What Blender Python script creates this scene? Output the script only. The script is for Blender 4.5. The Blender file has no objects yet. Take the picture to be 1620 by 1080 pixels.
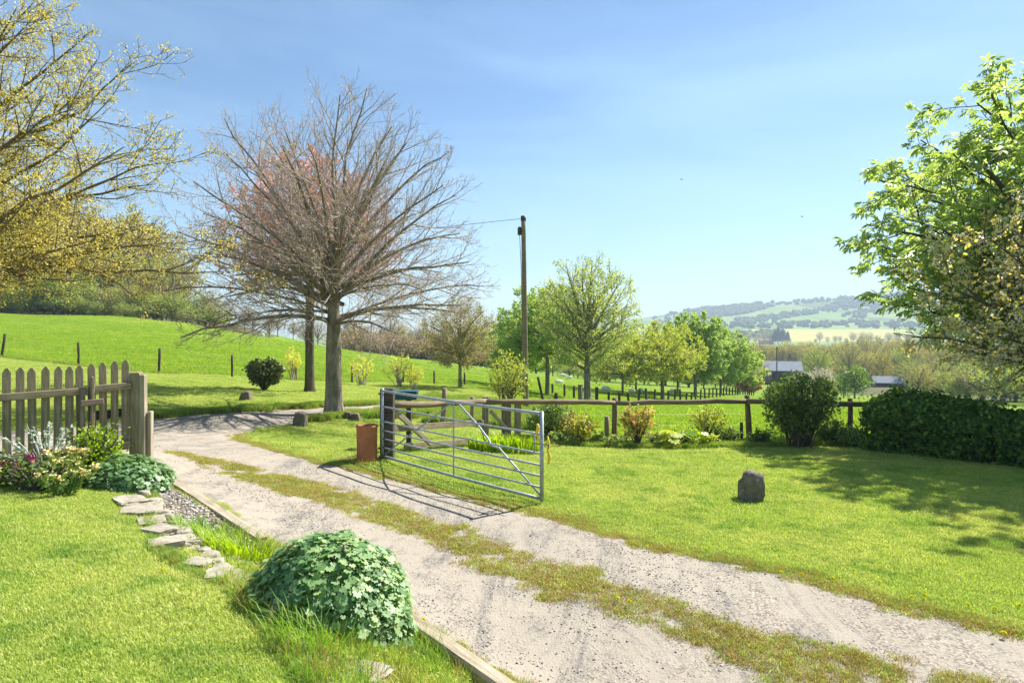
import bpy, bmesh, math
import numpy as np
from mathutils import Vector, Matrix

R_ = math.radians
F = 1080.0          # focal length in photo pixels (1620 px wide)
HZ = 522.0          # photo row of the horizon
CZ = 1.6            # eye height above the garden lawn
sc = bpy.context.scene
# ------------------------------------------------------------------ camera, sky, sun
cd = bpy.data.cameras.new('camera'); cam = bpy.data.objects.new('camera', cd)
sc.collection.objects.link(cam); sc.camera = cam
cam.location = (0, 0, CZ); cam.rotation_euler = (R_(90), 0, 0)
cd.sensor_width = 36; cd.lens = 24; cd.shift_y = -18/1620
cd.clip_start = 0.05; cd.clip_end = 20000
SUN_AZ, SUN_EL = 49.0, 46.0      # azimuth clockwise from +Y (into the picture), elevation
world = bpy.data.worlds.new('World'); sc.world = world; world.use_nodes = True
wn = world.node_tree.nodes; wl = world.node_tree.links
sky = wn.new('ShaderNodeTexSky'); sky.sky_type = 'NISHITA'; sky.sun_disc = False
sky.sun_elevation = R_(SUN_EL); sky.sun_rotation = R_(SUN_AZ)
sky.air_density = 1.0; sky.dust_density = 0.25; sky.ozone_density = 2.0; sky.altitude = 100
bg = wn['Background']; bg.inputs['Strength'].default_value = 0.056
# thin high cloud: faint streaks over the blue
tc_ = wn.new('ShaderNodeTexCoord'); mp_ = wn.new('ShaderNodeMapping'); mp_.inputs['Scale'].default_value = (1.2, 1.2, 4.5); mp_.inputs['Rotation'].default_value = (.35, .25, .6)
cn_ = wn.new('ShaderNodeTexNoise'); cn_.inputs['Scale'].default_value = 1.1; cn_.inputs['Detail'].default_value = 5; cn_.inputs['Roughness'].default_value = .5; cn_.inputs['Distortion'].default_value = .8
cr_ = wn.new('ShaderNodeValToRGB'); cr_.color_ramp.elements[0].position = .38; cr_.color_ramp.elements[1].position = .72; cr_.color_ramp.elements[1].color = (.22, .22, .22, 1)
cl_ = wn.new('ShaderNodeMix'); cl_.data_type = 'RGBA'; cl_.inputs[7].default_value = (9.5, 10.5, 11.5, 1)
wl.new(tc_.outputs['Generated'], mp_.inputs[0]); wl.new(mp_.outputs[0], cn_.inputs['Vector']); wl.new(cn_.outputs['Fac'], cr_.inputs[0]); wl.new(cr_.outputs[0], cl_.inputs[0])
tint = wn.new('ShaderNodeMix'); tint.data_type = 'RGBA'; tint.blend_type = 'MULTIPLY'; tint.inputs[0].default_value = 1; tint.inputs[7].default_value = (.80, .975, 1.08, 1)
wl.new(sky.outputs[0], cl_.inputs[6]); wl.new(cl_.outputs[2], tint.inputs[6]); wl.new(tint.outputs[2], bg.inputs['Color'])
sd_ = bpy.data.lights.new('sun', 'SUN'); sd_.energy = 4.7; sd_.angle = R_(0.5); sd_.color = (1, .955, .88)
sun = bpy.data.objects.new('sun', sd_); sc.collection.objects.link(sun)
sv = Vector((math.sin(R_(SUN_AZ))*math.cos(R_(SUN_EL)), math.cos(R_(SUN_AZ))*math.cos(R_(SUN_EL)), math.sin(R_(SUN_EL))))
sun.rotation_euler = sv.to_track_quat('Z', 'Y').to_euler()
sc.view_settings.view_transform = 'Standard'; sc.view_settings.look = 'None'
sc.view_settings.exposure = 1.36; sc.view_settings.gamma = 1; sc.view_settings.use_curve_mapping = False
sc.cycles.use_denoising = True
sc.cycles.max_bounces = 8; sc.cycles.diffuse_bounces = 3; sc.cycles.transmission_bounces = 4
sc.cycles.volume_bounces = 0; sc.cycles.transparent_max_bounces = 8
sc.cycles.caustics_reflective = False; sc.cycles.caustics_refractive = False

HAZE = 0.00026
rng = np.random.default_rng(7)
# ------------------------------------------------------------------ helpers
def P(px, py, D): return np.array([(px-810)/F*D, D, CZ-(py-HZ)/F*D])
def Q(px, py, z): return P(px, py, (CZ-z)*F/(py-HZ))
def X(px, D): return (px-810)/F*D
def norm(v): return v/np.maximum(np.linalg.norm(v, axis=-1, keepdims=True), 1e-9)

def new_mesh(name, V, Fc, smooth=False):
    """V (n,3); Fc = list of int arrays, each (m,k)"""
    if not isinstance(Fc, (list, tuple)): Fc = [Fc]
    Fc = [np.asarray(f) for f in Fc if len(f)]
    me = bpy.data.meshes.new(name); V = np.asarray(V, dtype=np.float32)
    me.vertices.add(len(V)); me.vertices.foreach_set('co', V.ravel())
    loops = np.concatenate([f.ravel() for f in Fc]).astype(np.int32)
    tot = np.concatenate([np.full(len(f), f.shape[1], dtype=np.int32) for f in Fc])
    st = np.concatenate([[0], np.cumsum(tot)[:-1]]).astype(np.int32)
    me.loops.add(len(loops)); me.loops.foreach_set('vertex_index', loops)
    me.polygons.add(len(tot)); me.polygons.foreach_set('loop_start', st)
    try: me.polygons.foreach_set('loop_total', tot)
    except Exception: pass
    me.update(calc_edges=True)
    me.validate()
    if smooth: me.polygons.foreach_set('use_smooth', np.ones(len(tot), dtype=bool))
    return me
def link(name, data, parent=None, mat=None, loc=(0, 0, 0)):
    o = bpy.data.objects.new(name, data); sc.collection.objects.link(o)
    o.location = loc
    if parent: o.parent = parent
    if mat and data: data.materials.append(mat)
    return o
def tag(o, label=None, cat=None, group=None, kind=None):
    if label: o['label'] = label
    if cat: o['category'] = cat
    if group: o['group'] = group
    if kind: o['kind'] = kind
    return o
def thing(name, label, cat, loc, group=None, rz=0):
    o = link(name, None, loc=tuple(float(v) for v in loc)); o.rotation_euler = (0, 0, rz); o.empty_display_size = .2
    return tag(o, label, cat, group)
def copy_tree(o, parent=None):
    c = o.copy(); sc.collection.objects.link(c); c.parent = parent
    for ch in list(o.children): copy_tree(ch, c)
    return c

class MB:
    """collects primitives into one mesh"""
    def __init__(s): s.bm = bmesh.new()
    def box(s, c, size, rot=None, bev=0.0):
        r = bmesh.ops.create_cube(s.bm, size=1)
        vs = r['verts']; M = Matrix.Translation(Vector(c))
        if rot is not None: M = M @ rot.to_4x4()
        M = M @ Matrix.Diagonal((*size, 1))
        bmesh.ops.transform(s.bm, matrix=M, verts=vs)
        if bev:
            es = list({e for v in vs for e in v.link_edges})
            bmesh.ops.bevel(s.bm, geom=es, offset=bev, segments=1, affect='EDGES')
        return s
    def tube(s, pts, r, k=8, cap=True):
        pts = [Vector(p) for p in pts]; rr = r if hasattr(r, '__len__') else [r]*len(pts)
        rings = []; u = None
        for i, p in enumerate(pts):
            t = (pts[min(i+1, len(pts)-1)]-pts[max(i-1, 0)]).normalized()
            if u is None: u = t.cross(Vector((0, 0, 1)) if abs(t.z) < .9 else Vector((1, 0, 0))).normalized()
            u = (u-t*u.dot(t)).normalized(); v = t.cross(u)
            rings.append([s.bm.verts.new(p+(u*math.cos(a)+v*math.sin(a))*rr[i]) for a in [2*math.pi*j/k for j in range(k)]])
        for a, b in zip(rings, rings[1:]):
            for j in range(k):
                f = s.bm.faces.new((a[j], a[(j+1) % k], b[(j+1) % k], b[j])); f.smooth = True
        if cap:
            s.bm.faces.new(rings[0][::-1]); s.bm.faces.new(rings[-1])
        return s
    def poly(s, pts, faces):
        vs = [s.bm.verts.new(p) for p in pts]
        for f in faces: s.bm.faces.new([vs[i] for i in f])
        return s
    def build(s, name, mat, parent=None, loc=(0, 0, 0)):
        bmesh.ops.recalc_face_normals(s.bm, faces=s.bm.faces)
        me = bpy.data.meshes.new(name); s.bm.to_mesh(me); s.bm.free()
        return link(name, me, parent, mat, loc)

def beam(name, mat, parent, p0, p1, w, h, bev=.006, sag=0, seg=1, rough=.0, seed=0):
    """a squared timber from p0 to p1 (parent-local coordinates), local x along its length"""
    p0 = Vector(p0); p1 = Vector(p1); d = p1-p0; L = d.length
    m = MB(); m.box((L/2, 0, 0), (L, w, h), bev=bev)
    q = d.to_track_quat('X', 'Z')
    o = m.build(name, mat, parent, p0); o.rotation_euler = q.to_euler(); return o
def round_rail(name, mat, parent, p0, p1, r, seed=0, k=10, n=8):
    p0 = Vector(p0); p1 = Vector(p1); d = p1-p0; L = d.length; rg = np.random.default_rng(seed+11)
    m = MB(); pts = [(L*i/n, rg.normal()*r*.10, rg.normal()*r*.10) for i in range(n+1)]
    m.tube(pts, [r*(1+rg.normal()*.06) for _ in pts], k)
    o = m.build(name, mat, parent, p0); o.rotation_euler = d.to_track_quat('X', 'Z').to_euler(); return o

# ------------------------------------------------------------------ materials
class NT:
    def __init__(s, name):
        s.m = bpy.data.materials.new(name); s.m.use_nodes = True
        s.n = s.m.node_tree.nodes; s.l = s.m.node_tree.links
        s.b = s.n['Principled BSDF']; s.out = s.n['Material Output']
    def node(s, t, **kw):
        n = s.n.new(t)
        for k, v in kw.items(): setattr(n, k, v)
        return n
    def coord(s, kind='world', scale=(1, 1, 1)):
        if kind == 'world': src = s.node('ShaderNodeNewGeometry').outputs['Position']
        else: src = s.node('ShaderNodeTexCoord').outputs['Object']
        mp = s.node('ShaderNodeMapping'); mp.inputs['Scale'].default_value = scale
        s.l.new(src, mp.inputs['Vector']); return mp.outputs[0]
    def noise(s, vec, scale, detail=4, rough=.6, dist=0):
        n = s.node('ShaderNodeTexNoise'); n.inputs['Scale'].default_value = scale
        n.inputs['Detail'].default_value = detail; n.inputs['Roughness'].default_value = rough
        n.inputs['Distortion'].default_value = dist
        s.l.new(vec, n.inputs['Vector']); return n.outputs['Fac']
    def vor(s, vec, scale, feature='F1', out='Distance'):
        n = s.node('ShaderNodeTexVoronoi', feature=feature); n.inputs['Scale'].default_value = scale
        s.l.new(vec, n.inputs['Vector']); return n.outputs[out]
    def ramp(s, fac, stops):
        r = s.node('ShaderNodeValToRGB'); el = r.color_ramp.elements
        while len(el) < len(stops): el.new(.5)
        for e, (p, c) in zip(el, stops):
            e.position = p; e.color = (*c, 1) if hasattr(c, '__len__') else (c, c, c, 1)
        s.l.new(fac, r.inputs[0]); return r.outputs[0]
    def mix(s, fac, a, b, mode='MIX'):
        m = s.node('ShaderNodeMix', data_type='RGBA', blend_type=mode)
        for inp, v in ((m.inputs[0], fac), (m.inputs[6], a), (m.inputs[7], b)):
            if isinstance(v, (int, float)): inp.default_value = v
            elif isinstance(v, (tuple, list)): inp.default_value = (*v, 1)
            else: s.l.new(v, inp)
        return m.outputs[2]
    def bump(s, h, strength=.5, dist=.01):
        b = s.node('ShaderNodeBump'); b.inputs['Strength'].default_value = strength; b.inputs['Distance'].default_value = dist
        s.l.new(h, b.inputs['Height']); s.l.new(b.outputs[0], s.b.inputs['Normal']); return s
    def col(s, c):
        if isinstance(c, tuple): s.b.inputs['Base Color'].default_value = (*c, 1)
        else: s.l.new(c, s.b.inputs['Base Color'])
        return s
    def rough(s, r, spec=None):
        s.b.inputs['Roughness'].default_value = r
        if spec is not None: s.b.inputs['Specular IOR Level'].default_value = spec
        return s

def leaf_mat(name, cols, trans=.35, rough=.5, spec=.3, wscale=.8, tint=(1.25, 1.15, .45), k=1.45, patchy=False):
    """cols: palette spread at random over the leaves"""
    cols = [tuple(min(v*k, .86) for v in c) for c in cols]
    t = NT(name); g = t.node('ShaderNodeNewGeometry')
    n = len(cols); stops = [(i/(max(n-1, 1)), c) for i, c in enumerate(cols)]
    c = t.ramp(g.outputs['Random Per Island'], stops)
    w = t.noise(t.coord('world'), wscale, 2)
    c = t.mix(t.ramp(w, [(.35, .0), (.65, .55)]), c, t.mix(1.0, c, (.72, .80, .7), 'MULTIPLY'))
    if patchy:
        w2 = t.noise(t.coord('world'), .55, 4, .65); c = t.mix(t.ramp(w2, [(.42, 0.), (.62, .8)]), c, t.mix(1.0, c, (1.28, 1.1, 1.5), 'MULTIPLY'))
        w3 = t.noise(t.coord('world'), 1.9, 4, .65, .5); c = t.mix(t.ramp(w3, [(.52, 0.), (.64, .75)]), c, t.mix(1.0, c, (.46, .68, .42), 'MULTIPLY'))
    t.col(c).rough(rough, spec)
    tr = t.node('ShaderNodeBsdfTranslucent'); mx = t.node('ShaderNodeMixShader'); mx.inputs[0].default_value = trans
    tc = t.mix(1.0, c, tint, 'MULTIPLY')
    t.l.new(tc, tr.inputs[0]); t.l.new(t.b.outputs[0], mx.inputs[1]); t.l.new(tr.outputs[0], mx.inputs[2])
    t.l.new(mx.outputs[0], t.out.inputs[0]); return t.m
def bark_mat(name, a, b, scale=6, bump=.6):
    t = NT(name); v = t.coord('world', (1, 1, .28)); n = t.noise(v, scale, 6, .7, .4)
    n2 = t.noise(t.coord('world'), 2.2, 3)
    c = t.ramp(n, [(.3, a), (.68, b)]); c = t.mix(t.ramp(n2, [(.45, 0.), (.7, .5)]), c, (.13, .135, .07))
    t.col(c).rough(.9, .15).bump(n, bump, .03); return t.m
def wood_mat(name, a, b, mossy=.3, moss=(.11, .115, .045), dark=.5):
    t = NT(name); v = t.coord('object', (1.2, 22, 22)); n = t.noise(v, 1.6, 7, .65, .5)
    c = t.ramp(n, [(.28, tuple(x*dark for x in a)), (.45, a), (.7, b)])
    n2 = t.noise(t.coord('world'), 5.5, 5, .65)
    c = t.mix(t.ramp(n2, [(.42, 0.), (.66, mossy)]), c, moss)
    n3 = t.noise(t.coord('world'), 60, 3, .7); c = t.mix(t.ramp(n3, [(.6, 0.), (.72, .45)]), c, (.32, .31, .26))
    t.col(c).rough(.85, .2).bump(n, .55, .006); return t.m
def flat_mat(name, c, rough=.6, var=.2, scale=8, metal=0, spec=.4, bump=0):
    t = NT(name); n = t.noise(t.coord('world'), scale, 5, .65)
    k = t.ramp(n, [(.3, tuple(x*(1-var) for x in c)), (.7, tuple(min(x*(1+var), 1) for x in c))])
    t.col(k).rough(rough, spec); t.b.inputs['Metallic'].default_value = metal
    if bump: t.bump(n, bump, .01)
    return t.m

M = {}
M['bark'] = bark_mat('bark_grey', (.085, .068, .048), (.38, .33, .26), 7, .9)
M['bark_dark'] = bark_mat('bark_dark', (.05, .042, .03), (.16, .135, .095))
M['bark_oak'] = bark_mat('bark_oak', (.09, .065, .03), (.24, .18, .09), 9)
M['bark_far'] = bark_mat('bark_far', (.12, .10, .08), (.2, .17, .13), 1.5, 0)
M['twig'] = flat_mat('twig', (.40, .32, .27), .8, .35, 3)
M['twig_pink'] = flat_mat('twig_reddish', (.36, .22, .19), .8, .3, 3)
M['wood'] = wood_mat('weathered_timber', (.23, .18, .115), (.42, .35, .24), .45)
M['wood_pale'] = wood_mat('pale_timber', (.34, .28, .20), (.52, .45, .35), .25, dark=.45)
M['wood_dark'] = wood_mat('dark_timber', (.055, .045, .035), (.13, .105, .08), .15)
M['wood_red'] = wood_mat('reddish_timber', (.2, .14, .11), (.34, .26, .2), .15)
M['wood_rail'] = wood_mat('rail_timber', (.17, .12, .075), (.33, .25, .17), .2)
M['galv'] = flat_mat('galvanised_steel', (.36, .39, .41), .6, .25, 14, .35)
M['rust'] = flat_mat('rusty_iron', (.16, .07, .03), .8, .4, 40)
M['wire'] = flat_mat('fence_wire', (.35, .35, .34), .5, .1, 5, .6)
M['cable'] = flat_mat('black_cable', (.05, .05, .055), .6)
M['yellow'] = flat_mat('yellow_rope', (.85, .60, .04), .6, .3, 60)

def terracotta():
    t = NT('terracotta'); v = t.coord('world', (1, 1, .5)); n = t.noise(v, 5, 6, .7, .6)
    c = t.ramp(n, [(.25, (.30, .11, .045)), (.55, (.44, .17, .075)), (.78, (.50, .26, .15))])
    s = t.noise(t.coord('world'), 35, 4, .7); c = t.mix(t.ramp(s, [(.58, 0.), (.72, .5)]), c, (.2, .12, .08))
    t.col(c).rough(.8, .25).bump(s, .3, .004); return t.m
M['terracotta'] = terracotta()
def stone_mat(name, a, b, lichen=.5):
    t = NT(name); n = t.noise(t.coord('world'), 9, 8, .7, .3); n2 = t.noise(t.coord('world'), 30, 4, .6); n3 = t.noise(t.coord('world'), 14, 3)
    c = t.ramp(n, [(.3, a), (.7, b)])
    c = t.mix(t.ramp(n3, [(.6, 0.), (.68, lichen)]), c, (.42, .43, .36)); c = t.mix(t.ramp(n2, [(.62, 0.), (.75, .5)]), c, (.05, .045, .035))
    t.col(c).rough(.9, .2).bump(n, .8, .02); return t.m
M['stone'] = stone_mat('weathered_stone', (.10, .08, .06), (.24, .20, .15))
M['slab'] = stone_mat('edging_stone', (.24, .20, .145), (.44, .40, .32), .35)

def grass_ground(name, stops, scale=.5, fine=40, patch=None, bump=.6, far=False):
    t = NT(name); w = t.coord('world')
    n1 = t.noise(w, scale, 5, .6); n2 = t.noise(w, fine, 5, .75)
    c = t.ramp(n1, stops)
    c = t.mix(t.ramp(n2, [(.3, .0), (.75, 1.)]), t.mix(1., c, (.62, .66, .5), 'MULTIPLY'), t.mix(1., c, (1.3, 1.25, 1.2), 'MULTIPLY'))
    if patch:
        n3 = t.noise(w, patch[0], 4, .6); c = t.mix(t.ramp(n3, [(patch[1], 0.), (patch[1]+.12, patch[2])]), c, patch[3])
    t.col(c).rough(.95, .1).bump(n2, bump, .03); return t.m
M['lawn'] = grass_ground('lawn_turf', [(.25, (.15, .21, .03)), (.5, (.21, .265, .045)), (.75, (.30, .31, .09))], .9, 45, (.5, .62, .45, (.24, .19, .07)))
M['field'] = grass_ground('pasture', [(.3, (.115, .20, .012)), (.5, (.15, .235, .016)), (.72, (.21, .265, .03))], .09, 5, (.9, .55, .55, (.10, .16, .02)), 1.2)

def drive_mat():
    t = NT('driveway_gravel'); w = t.coord('world'); wa = t.coord('world', (1.0, 1.0, 1.0))
    st = t.node('ShaderNodeMapping'); st.inputs['Rotation'].default_value = (0, 0, R_(-42)); st.inputs['Scale'].default_value = (2.4, .55, 1)
    g = t.node('ShaderNodeNewGeometry'); t.l.new(g.outputs['Position'], st.inputs['Vector'])
    v = t.node('ShaderNodeTexVoronoi'); v.inputs['Scale'].default_value = 62; t.l.new(w, v.inputs['Vector'])
    stone = t.ramp(v.outputs['Color'], [(.0, (.10, .095, .088)), (.4, (.23, .21, .185)), (.62, (.38, .345, .30)), (1., (.52, .475, .41))])
    v2 = t.node('ShaderNodeTexVoronoi'); v2.inputs['Scale'].default_value = 150; t.l.new(w, v2.inputs['Vector'])
    dust = t.ramp(t.noise(w, 3.0, 5, .65), [(.3, (.36, .33, .285)), (.7, (.43, .395, .34))])
    grit = t.ramp(v2.outputs['Color'], [(.2, (.26, .24, .21)), (.5, (.40, .365, .315)), (.9, (.46, .42, .37))])
    dust = t.mix(.5, dust, grit)
    n = t.noise(st.outputs[0], 1.25, 7, .72, .5); n2 = t.noise(w, 5, 6, .75)
    msk = t.ramp(t.mix(.4, n, n2), [(.44, 0.), (.56, .85)])
    sl = t.ramp(v.outputs['Color'], [(.1, (.08, .08, .085)), (.55, (.18, .177, .178)), (.95, (.36, .34, .30))])
    c = t.mix(t.ramp(t.mix(.5, n2, t.noise(st.outputs[0], .55, 5, .7)), [(.47, 0.), (.57, .9)]), dust, stone)
    c = t.mix(t.ramp(t.noise(st.outputs[0], .8, 8, .78, .8), [(.50, 0.), (.62, .85)]), c, sl)
    c = t.mix(1., c, (.84, .80, .735), 'MULTIPLY')
    t.col(c).rough(.95, .12)
    h = t.mix(.5, v.outputs['Distance'], n2); t.bump(h, .45, .02); return t.m
M['drive'] = drive_mat()
def hill_mat():
    t = NT('hill_fields'); w = t.coord('world', (1, .55, .2)); n = t.noise(w, .006, 3, .5, 0)
    v = t.node('ShaderNodeTexVoronoi'); v.inputs['Scale'].default_value = .0062; t.l.new(w, v.inputs['Vector'])
    c = t.ramp(v.outputs['Color'], [(.15, (.12, .16, .06)), (.4, (.17, .25, .07)), (.55, (.22, .32, .10)), (.8, (.26, .27, .14)), (1, (.15, .23, .06))])
    c = t.mix(t.ramp(n, [(.45, 0.), (.6, .5)]), c, (.22, .32, .09))
    t.col(c).rough(1, 0); return t.m
M['hill'] = hill_mat()
M['rape'] = grass_ground('rapeseed_bloom', [(.3, (.40, .36, .10)), (.7, (.48, .43, .13))], .01, .3, None, .1)
M['crop'] = grass_ground('green_crop', [(.3, (.06, .13, .02)), (.7, (.1, .2, .03))], .01, .3, None, .1)
M['soil'] = grass_ground('bare_soil', [(.3, (.16, .11, .075)), (.7, (.33, .26, .19))], 3, 60, None, .9)
M['wood_floor'] = grass_ground('wood_floor', [(.3, (.07, .075, .03)), (.7, (.13, .12, .06))], .2, 3, None, .5)

M['lf_grass'] = leaf_mat('grass_blade', [(.19, .27, .04), (.26, .34, .055), (.34, .40, .09), (.48, .47, .20)], .42, .6, .2, 1.3, (1.15, 1.2, .6), patchy=True)
M['lf_rough'] = leaf_mat('rough_grass_blade', [(.09, .19, .02), (.14, .26, .03), (.20, .31, .045), (.32, .34, .12)], .42, .55, .3, 2, (1.2, 1.2, .5))
M['lf_field'] = leaf_mat('field_grass_blade', [(.17, .27, .018), (.22, .32, .025), (.30, .36, .05)], .42, .6, .2, .3, (1.15, 1.2, .5), patchy=True)
M['lf_dry'] = leaf_mat('dry_grass_blade', [(.38, .27, .11), (.44, .34, .16), (.20, .22, .05), (.32, .19, .08)], .3, .7, .1, 3)
M['lf_oak'] = leaf_mat('yellow_bud', [(.44, .38, .09), (.54, .47, .14), (.46, .43, .13), (.34, .32, .11)], .4, .5, .2, .8, (1.2, 1.05, .5))
M['lf_bud'] = leaf_mat('pale_bud', [(.42, .38, .14), (.42, .26, .2), (.3, .3, .1)], .35)
M['lf_copper'] = leaf_mat('copper_leaf', [(.42, .22, .19), (.48, .30, .25), (.52, .38, .31), (.34, .17, .15)], .4, .5, .2, .8, (1.3, .8, .6))
M['lf_bronze'] = leaf_mat('bronze_leaf', [(.27, .23, .09), (.24, .25, .08), (.33, .26, .13)], .4)
M['lf_pale'] = leaf_mat('pale_spring_leaf', [(.22, .29, .08), (.30, .37, .11), (.38, .44, .16), (.48, .53, .28)], .45)
M['lf_lime'] = leaf_mat('lime_leaf', [(.27, .32, .05), (.35, .40, .07), (.42, .45, .12)], .45)
M['lf_green'] = leaf_mat('green_leaf', [(.20, .29, .09), (.28, .38, .12), (.38, .47, .19)], .42)
M['lf_chestnut'] = leaf_mat('chestnut_leaf', [(.15, .22, .08), (.21, .29, .10), (.29, .37, .14), (.38, .46, .21)], .6, .42, .45, .8, (1.4, 1.35, .6))
M['lf_cherry'] = leaf_mat('cherry_leaf', [(.56, .46, .16), (.60, .52, .22), (.58, .46, .30), (.36, .46, .13)], .6)
M['lf_blossom'] = leaf_mat('blossom', [(.85, .60, .44), (.86, .72, .56), (.78, .48, .34)], .6, .6, .1, .8, (1, .9, .85))
M['lf_hedge'] = leaf_mat('hedge_leaf', [(.035, .085, .018), (.06, .13, .028), (.10, .19, .04), (.26, .35, .06)], .52, .45, .4)
M['lf_bush'] = leaf_mat('bush_leaf', [(.08, .14, .035), (.12, .19, .05), (.18, .25, .07)], .4, .45, .4)
M['lf_camellia'] = leaf_mat('camellia_leaf', [(.05, .075, .03), (.08, .105, .04), (.13, .13, .07)], .25, .45, .4)
M['lf_mound'] = leaf_mat('mound_leaf', [(.065, .14, .045), (.095, .19, .06), (.13, .23, .08), (.25, .34, .14), (.29, .36, .15)], .3, .5, .45, 5, (1.3, 1.35, .4))
M['lf_mound2'] = leaf_mat('pale_mound_leaf', [(.09, .17, .06), (.13, .23, .085), (.17, .27, .11)], .3, .4, .5, 5)
M['lf_red'] = leaf_mat('red_leaf', [(.35, .07, .05), (.42, .15, .1), (.3, .13, .06), (.2, .2, .05)], .4)
M['lf_pink'] = leaf_mat('pieris_leaf', [(.55, .22, .14), (.5, .32, .16), (.24, .26, .07), (.28, .3, .08)], .4)
M['lf_forsythia'] = leaf_mat('yellow_blossom', [(.75, .55, .06), (.8, .62, .12)], .4, .6, .1, .8, (1, 1, .6))
M['lf_iris'] = leaf_mat('sword_leaf', [(.16, .26, .015), (.24, .34, .02), (.32, .38, .03)], .5, .4, .4, 3, (1.2, 1.2, .3))
M['lf_silver'] = leaf_mat('silver_leaf', [(.34, .38, .33), (.42, .44, .38)], .2, .6)
M['lf_peach'] = leaf_mat('peach_petal', [(.72, .36, .12), (.78, .50, .22), (.80, .62, .36), (.75, .28, .04)], .3, .6, .1, 6, (1, .85, .6))
M['lf_purple'] = leaf_mat('purple_petal', [(.22, .03, .12), (.3, .04, .16)], .3)
M['lf_olive'] = leaf_mat('olive_crown', [(.17, .15, .07), (.22, .20, .09), (.20, .22, .07), (.27, .22, .13)], .3, .8, .1, .05, k=2.1)
M['lf_brown'] = leaf_mat('brown_twig_crown', [(.19, .14, .10), (.24, .18, .13), (.16, .13, .08)], .25, .8, .1, .05, k=2.1)
M['lf_wgreen'] = leaf_mat('wood_green_crown', [(.13, .17, .045), (.18, .22, .06), (.24, .26, .08)], .3, .8, .1, .05, k=2.1)
M['lf_gold'] = leaf_mat('golden_crown', [(.30, .27, .09), (.36, .31, .10), (.27, .27, .1)], .35, .8, .1, .02)
M['lf_purplebrown'] = leaf_mat('purple_brown_crown', [(.17, .11, .10), (.21, .15, .13)], .2, .8, .1, .05, k=2.1)
M['lf_conifer'] = leaf_mat('conifer_needles', [(.02, .045, .022), (.035, .06, .03)], .1, .7, .2, .05)
M['lf_orange'] = leaf_mat('orange_leaf', [(.40, .24, .08), (.46, .30, .12)], .35)
M['lf_white'] = leaf_mat('white_blossom', [(.55, .5, .46), (.42, .37, .32), (.3, .26, .22)], .2)
M['yflower'] = leaf_mat('dandelion_petal', [(.85, .55, .01), (.9, .65, .02)], .2, .6, .1)
M['wool'] = flat_mat('sheep_wool', (.85, .82, .74), .95, .12, 20, 0, .1)
M['barn_roof'] = flat_mat('barn_roof_sheet', (.17, .19, .22), .9, .12, .6, 0, .1)
M['barn_wall'] = flat_mat('barn_wall_boards', (.075, .07, .075), .8, .25, 1.2)
M['brick_far'] = flat_mat('far_brick', (.38, .18, .13), .9, .15, 1)
M['pebble'] = None

# ------------------------------------------------------------------ ground heights
ctl = []
def c_(*p): ctl.append(np.array(p, dtype=float))
for a in [(-3, 2, 0), (0, 2, -.02), (-2, 4, 0), (-4, 4, 0), (-6, 6, 0), (-3.4, 5.4, -.02), (-10, 5, 0), (0, -2, 0), (-5, -3, 0), (-8, 0, 0), (-1.3, 4.1, -.12), (-.7, 3.0, -.1),
          (-5.84, 7.9, 0), (-4.95, 8.8, -.03), (-9, 4.6, 0), (-4.2, 7.0, -.03), (2.5, 3, -.72), (6, 3.5, -.78), (3, -1, -.6), (0.9, 3.0, -.66),
          (8, 8, -.85), (12, 8, -.95), (14, 14, -1.35), (18, 20, -1.9), (12, 0, -.8), (30, 10, -1.6), (30, 30, -3), (-20, 0, .1), (-25, 12, -.1), (-40, -20, .5), (20, -30, -.5), (0, -40, 0),
          (-200, 0, 4), (200, 0, -12), (0, -200, 0), (-300, 200, 25), (300, 150, -18), (-60, 30, .5)]: c_(*a)
for a in [(231, 742, -.2), (450, 870, -.45), (660, 990, -.6), (790, 1080, -.65), (1620, 990, -.72), (1250, 900, -.7), (900, 815, -.66), (700, 770, -.62),
          (600, 740, -.58), (480, 718, -.52), (375, 693, -.5), (240, 690, -.3), (400, 660, -.55), (230, 668, -.33), (0, 690, -.2), (600, 648, -.85), (720, 641, -.95),
          (600, 830, -.6), (1000, 960, -.66), (1620, 900, -.8), (330, 760, -.38)]: c_(*Q(*a))
for a in [(253, 590, 32), (124, 577, 34), (5, 566, 36), (367, 594, 34), (467, 602, 37), (553, 604, 40), (628, 604, 43), (686, 608, 46), (728, 613, 40), (775, 612, 48),
          (418, 617, 27), (490, 620, 27), (528, 655, 19), (472, 672, 17), (420, 688, 14.5), (250, 620, 22), (100, 640, 18),
          (0, 497, 95), (100, 498, 95), (200, 502, 95), (300, 513, 95), (430, 535, 100), (560, 557, 110), (680, 570, 115), (780, 582, 125),
          (0, 530, 60), (300, 545, 60), (550, 575, 65), (780, 600, 70), (-200, 530, 60), (-300, 495, 95),
          (100, 462, 150), (300, 507, 150), (430, 545, 150), (0, 445, 200), (250, 475, 200), (400, 530, 220), (-300, 440, 170), (650, 572, 180), (780, 586, 200), (560, 560, 180),
          (972, 705, 17), (1182, 699, 17.5), (760, 700, 16), (865, 708, 15.5), (1265, 708, 16), (1370, 712, 15.5), (1620, 748, 12.5), (1187, 797, 9.5),
          (858, 797, 8.8), (604, 727, 11.3), (1000, 690, 19), (1000, 652, 31), (930, 648, 46), (1190, 629, 115), (1048, 632, 75), (866, 625, 57), (1340, 650, 40),
          (1340, 630, 100), (831, 652, 30), (900, 600, 130), (1050, 611, 140), (1190, 620, 145), (1235, 606, 220), (1400, 606, 230), (1600, 610, 220), (1000, 598, 220), (1900, 610, 250)]: c_(*P(*a))
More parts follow.
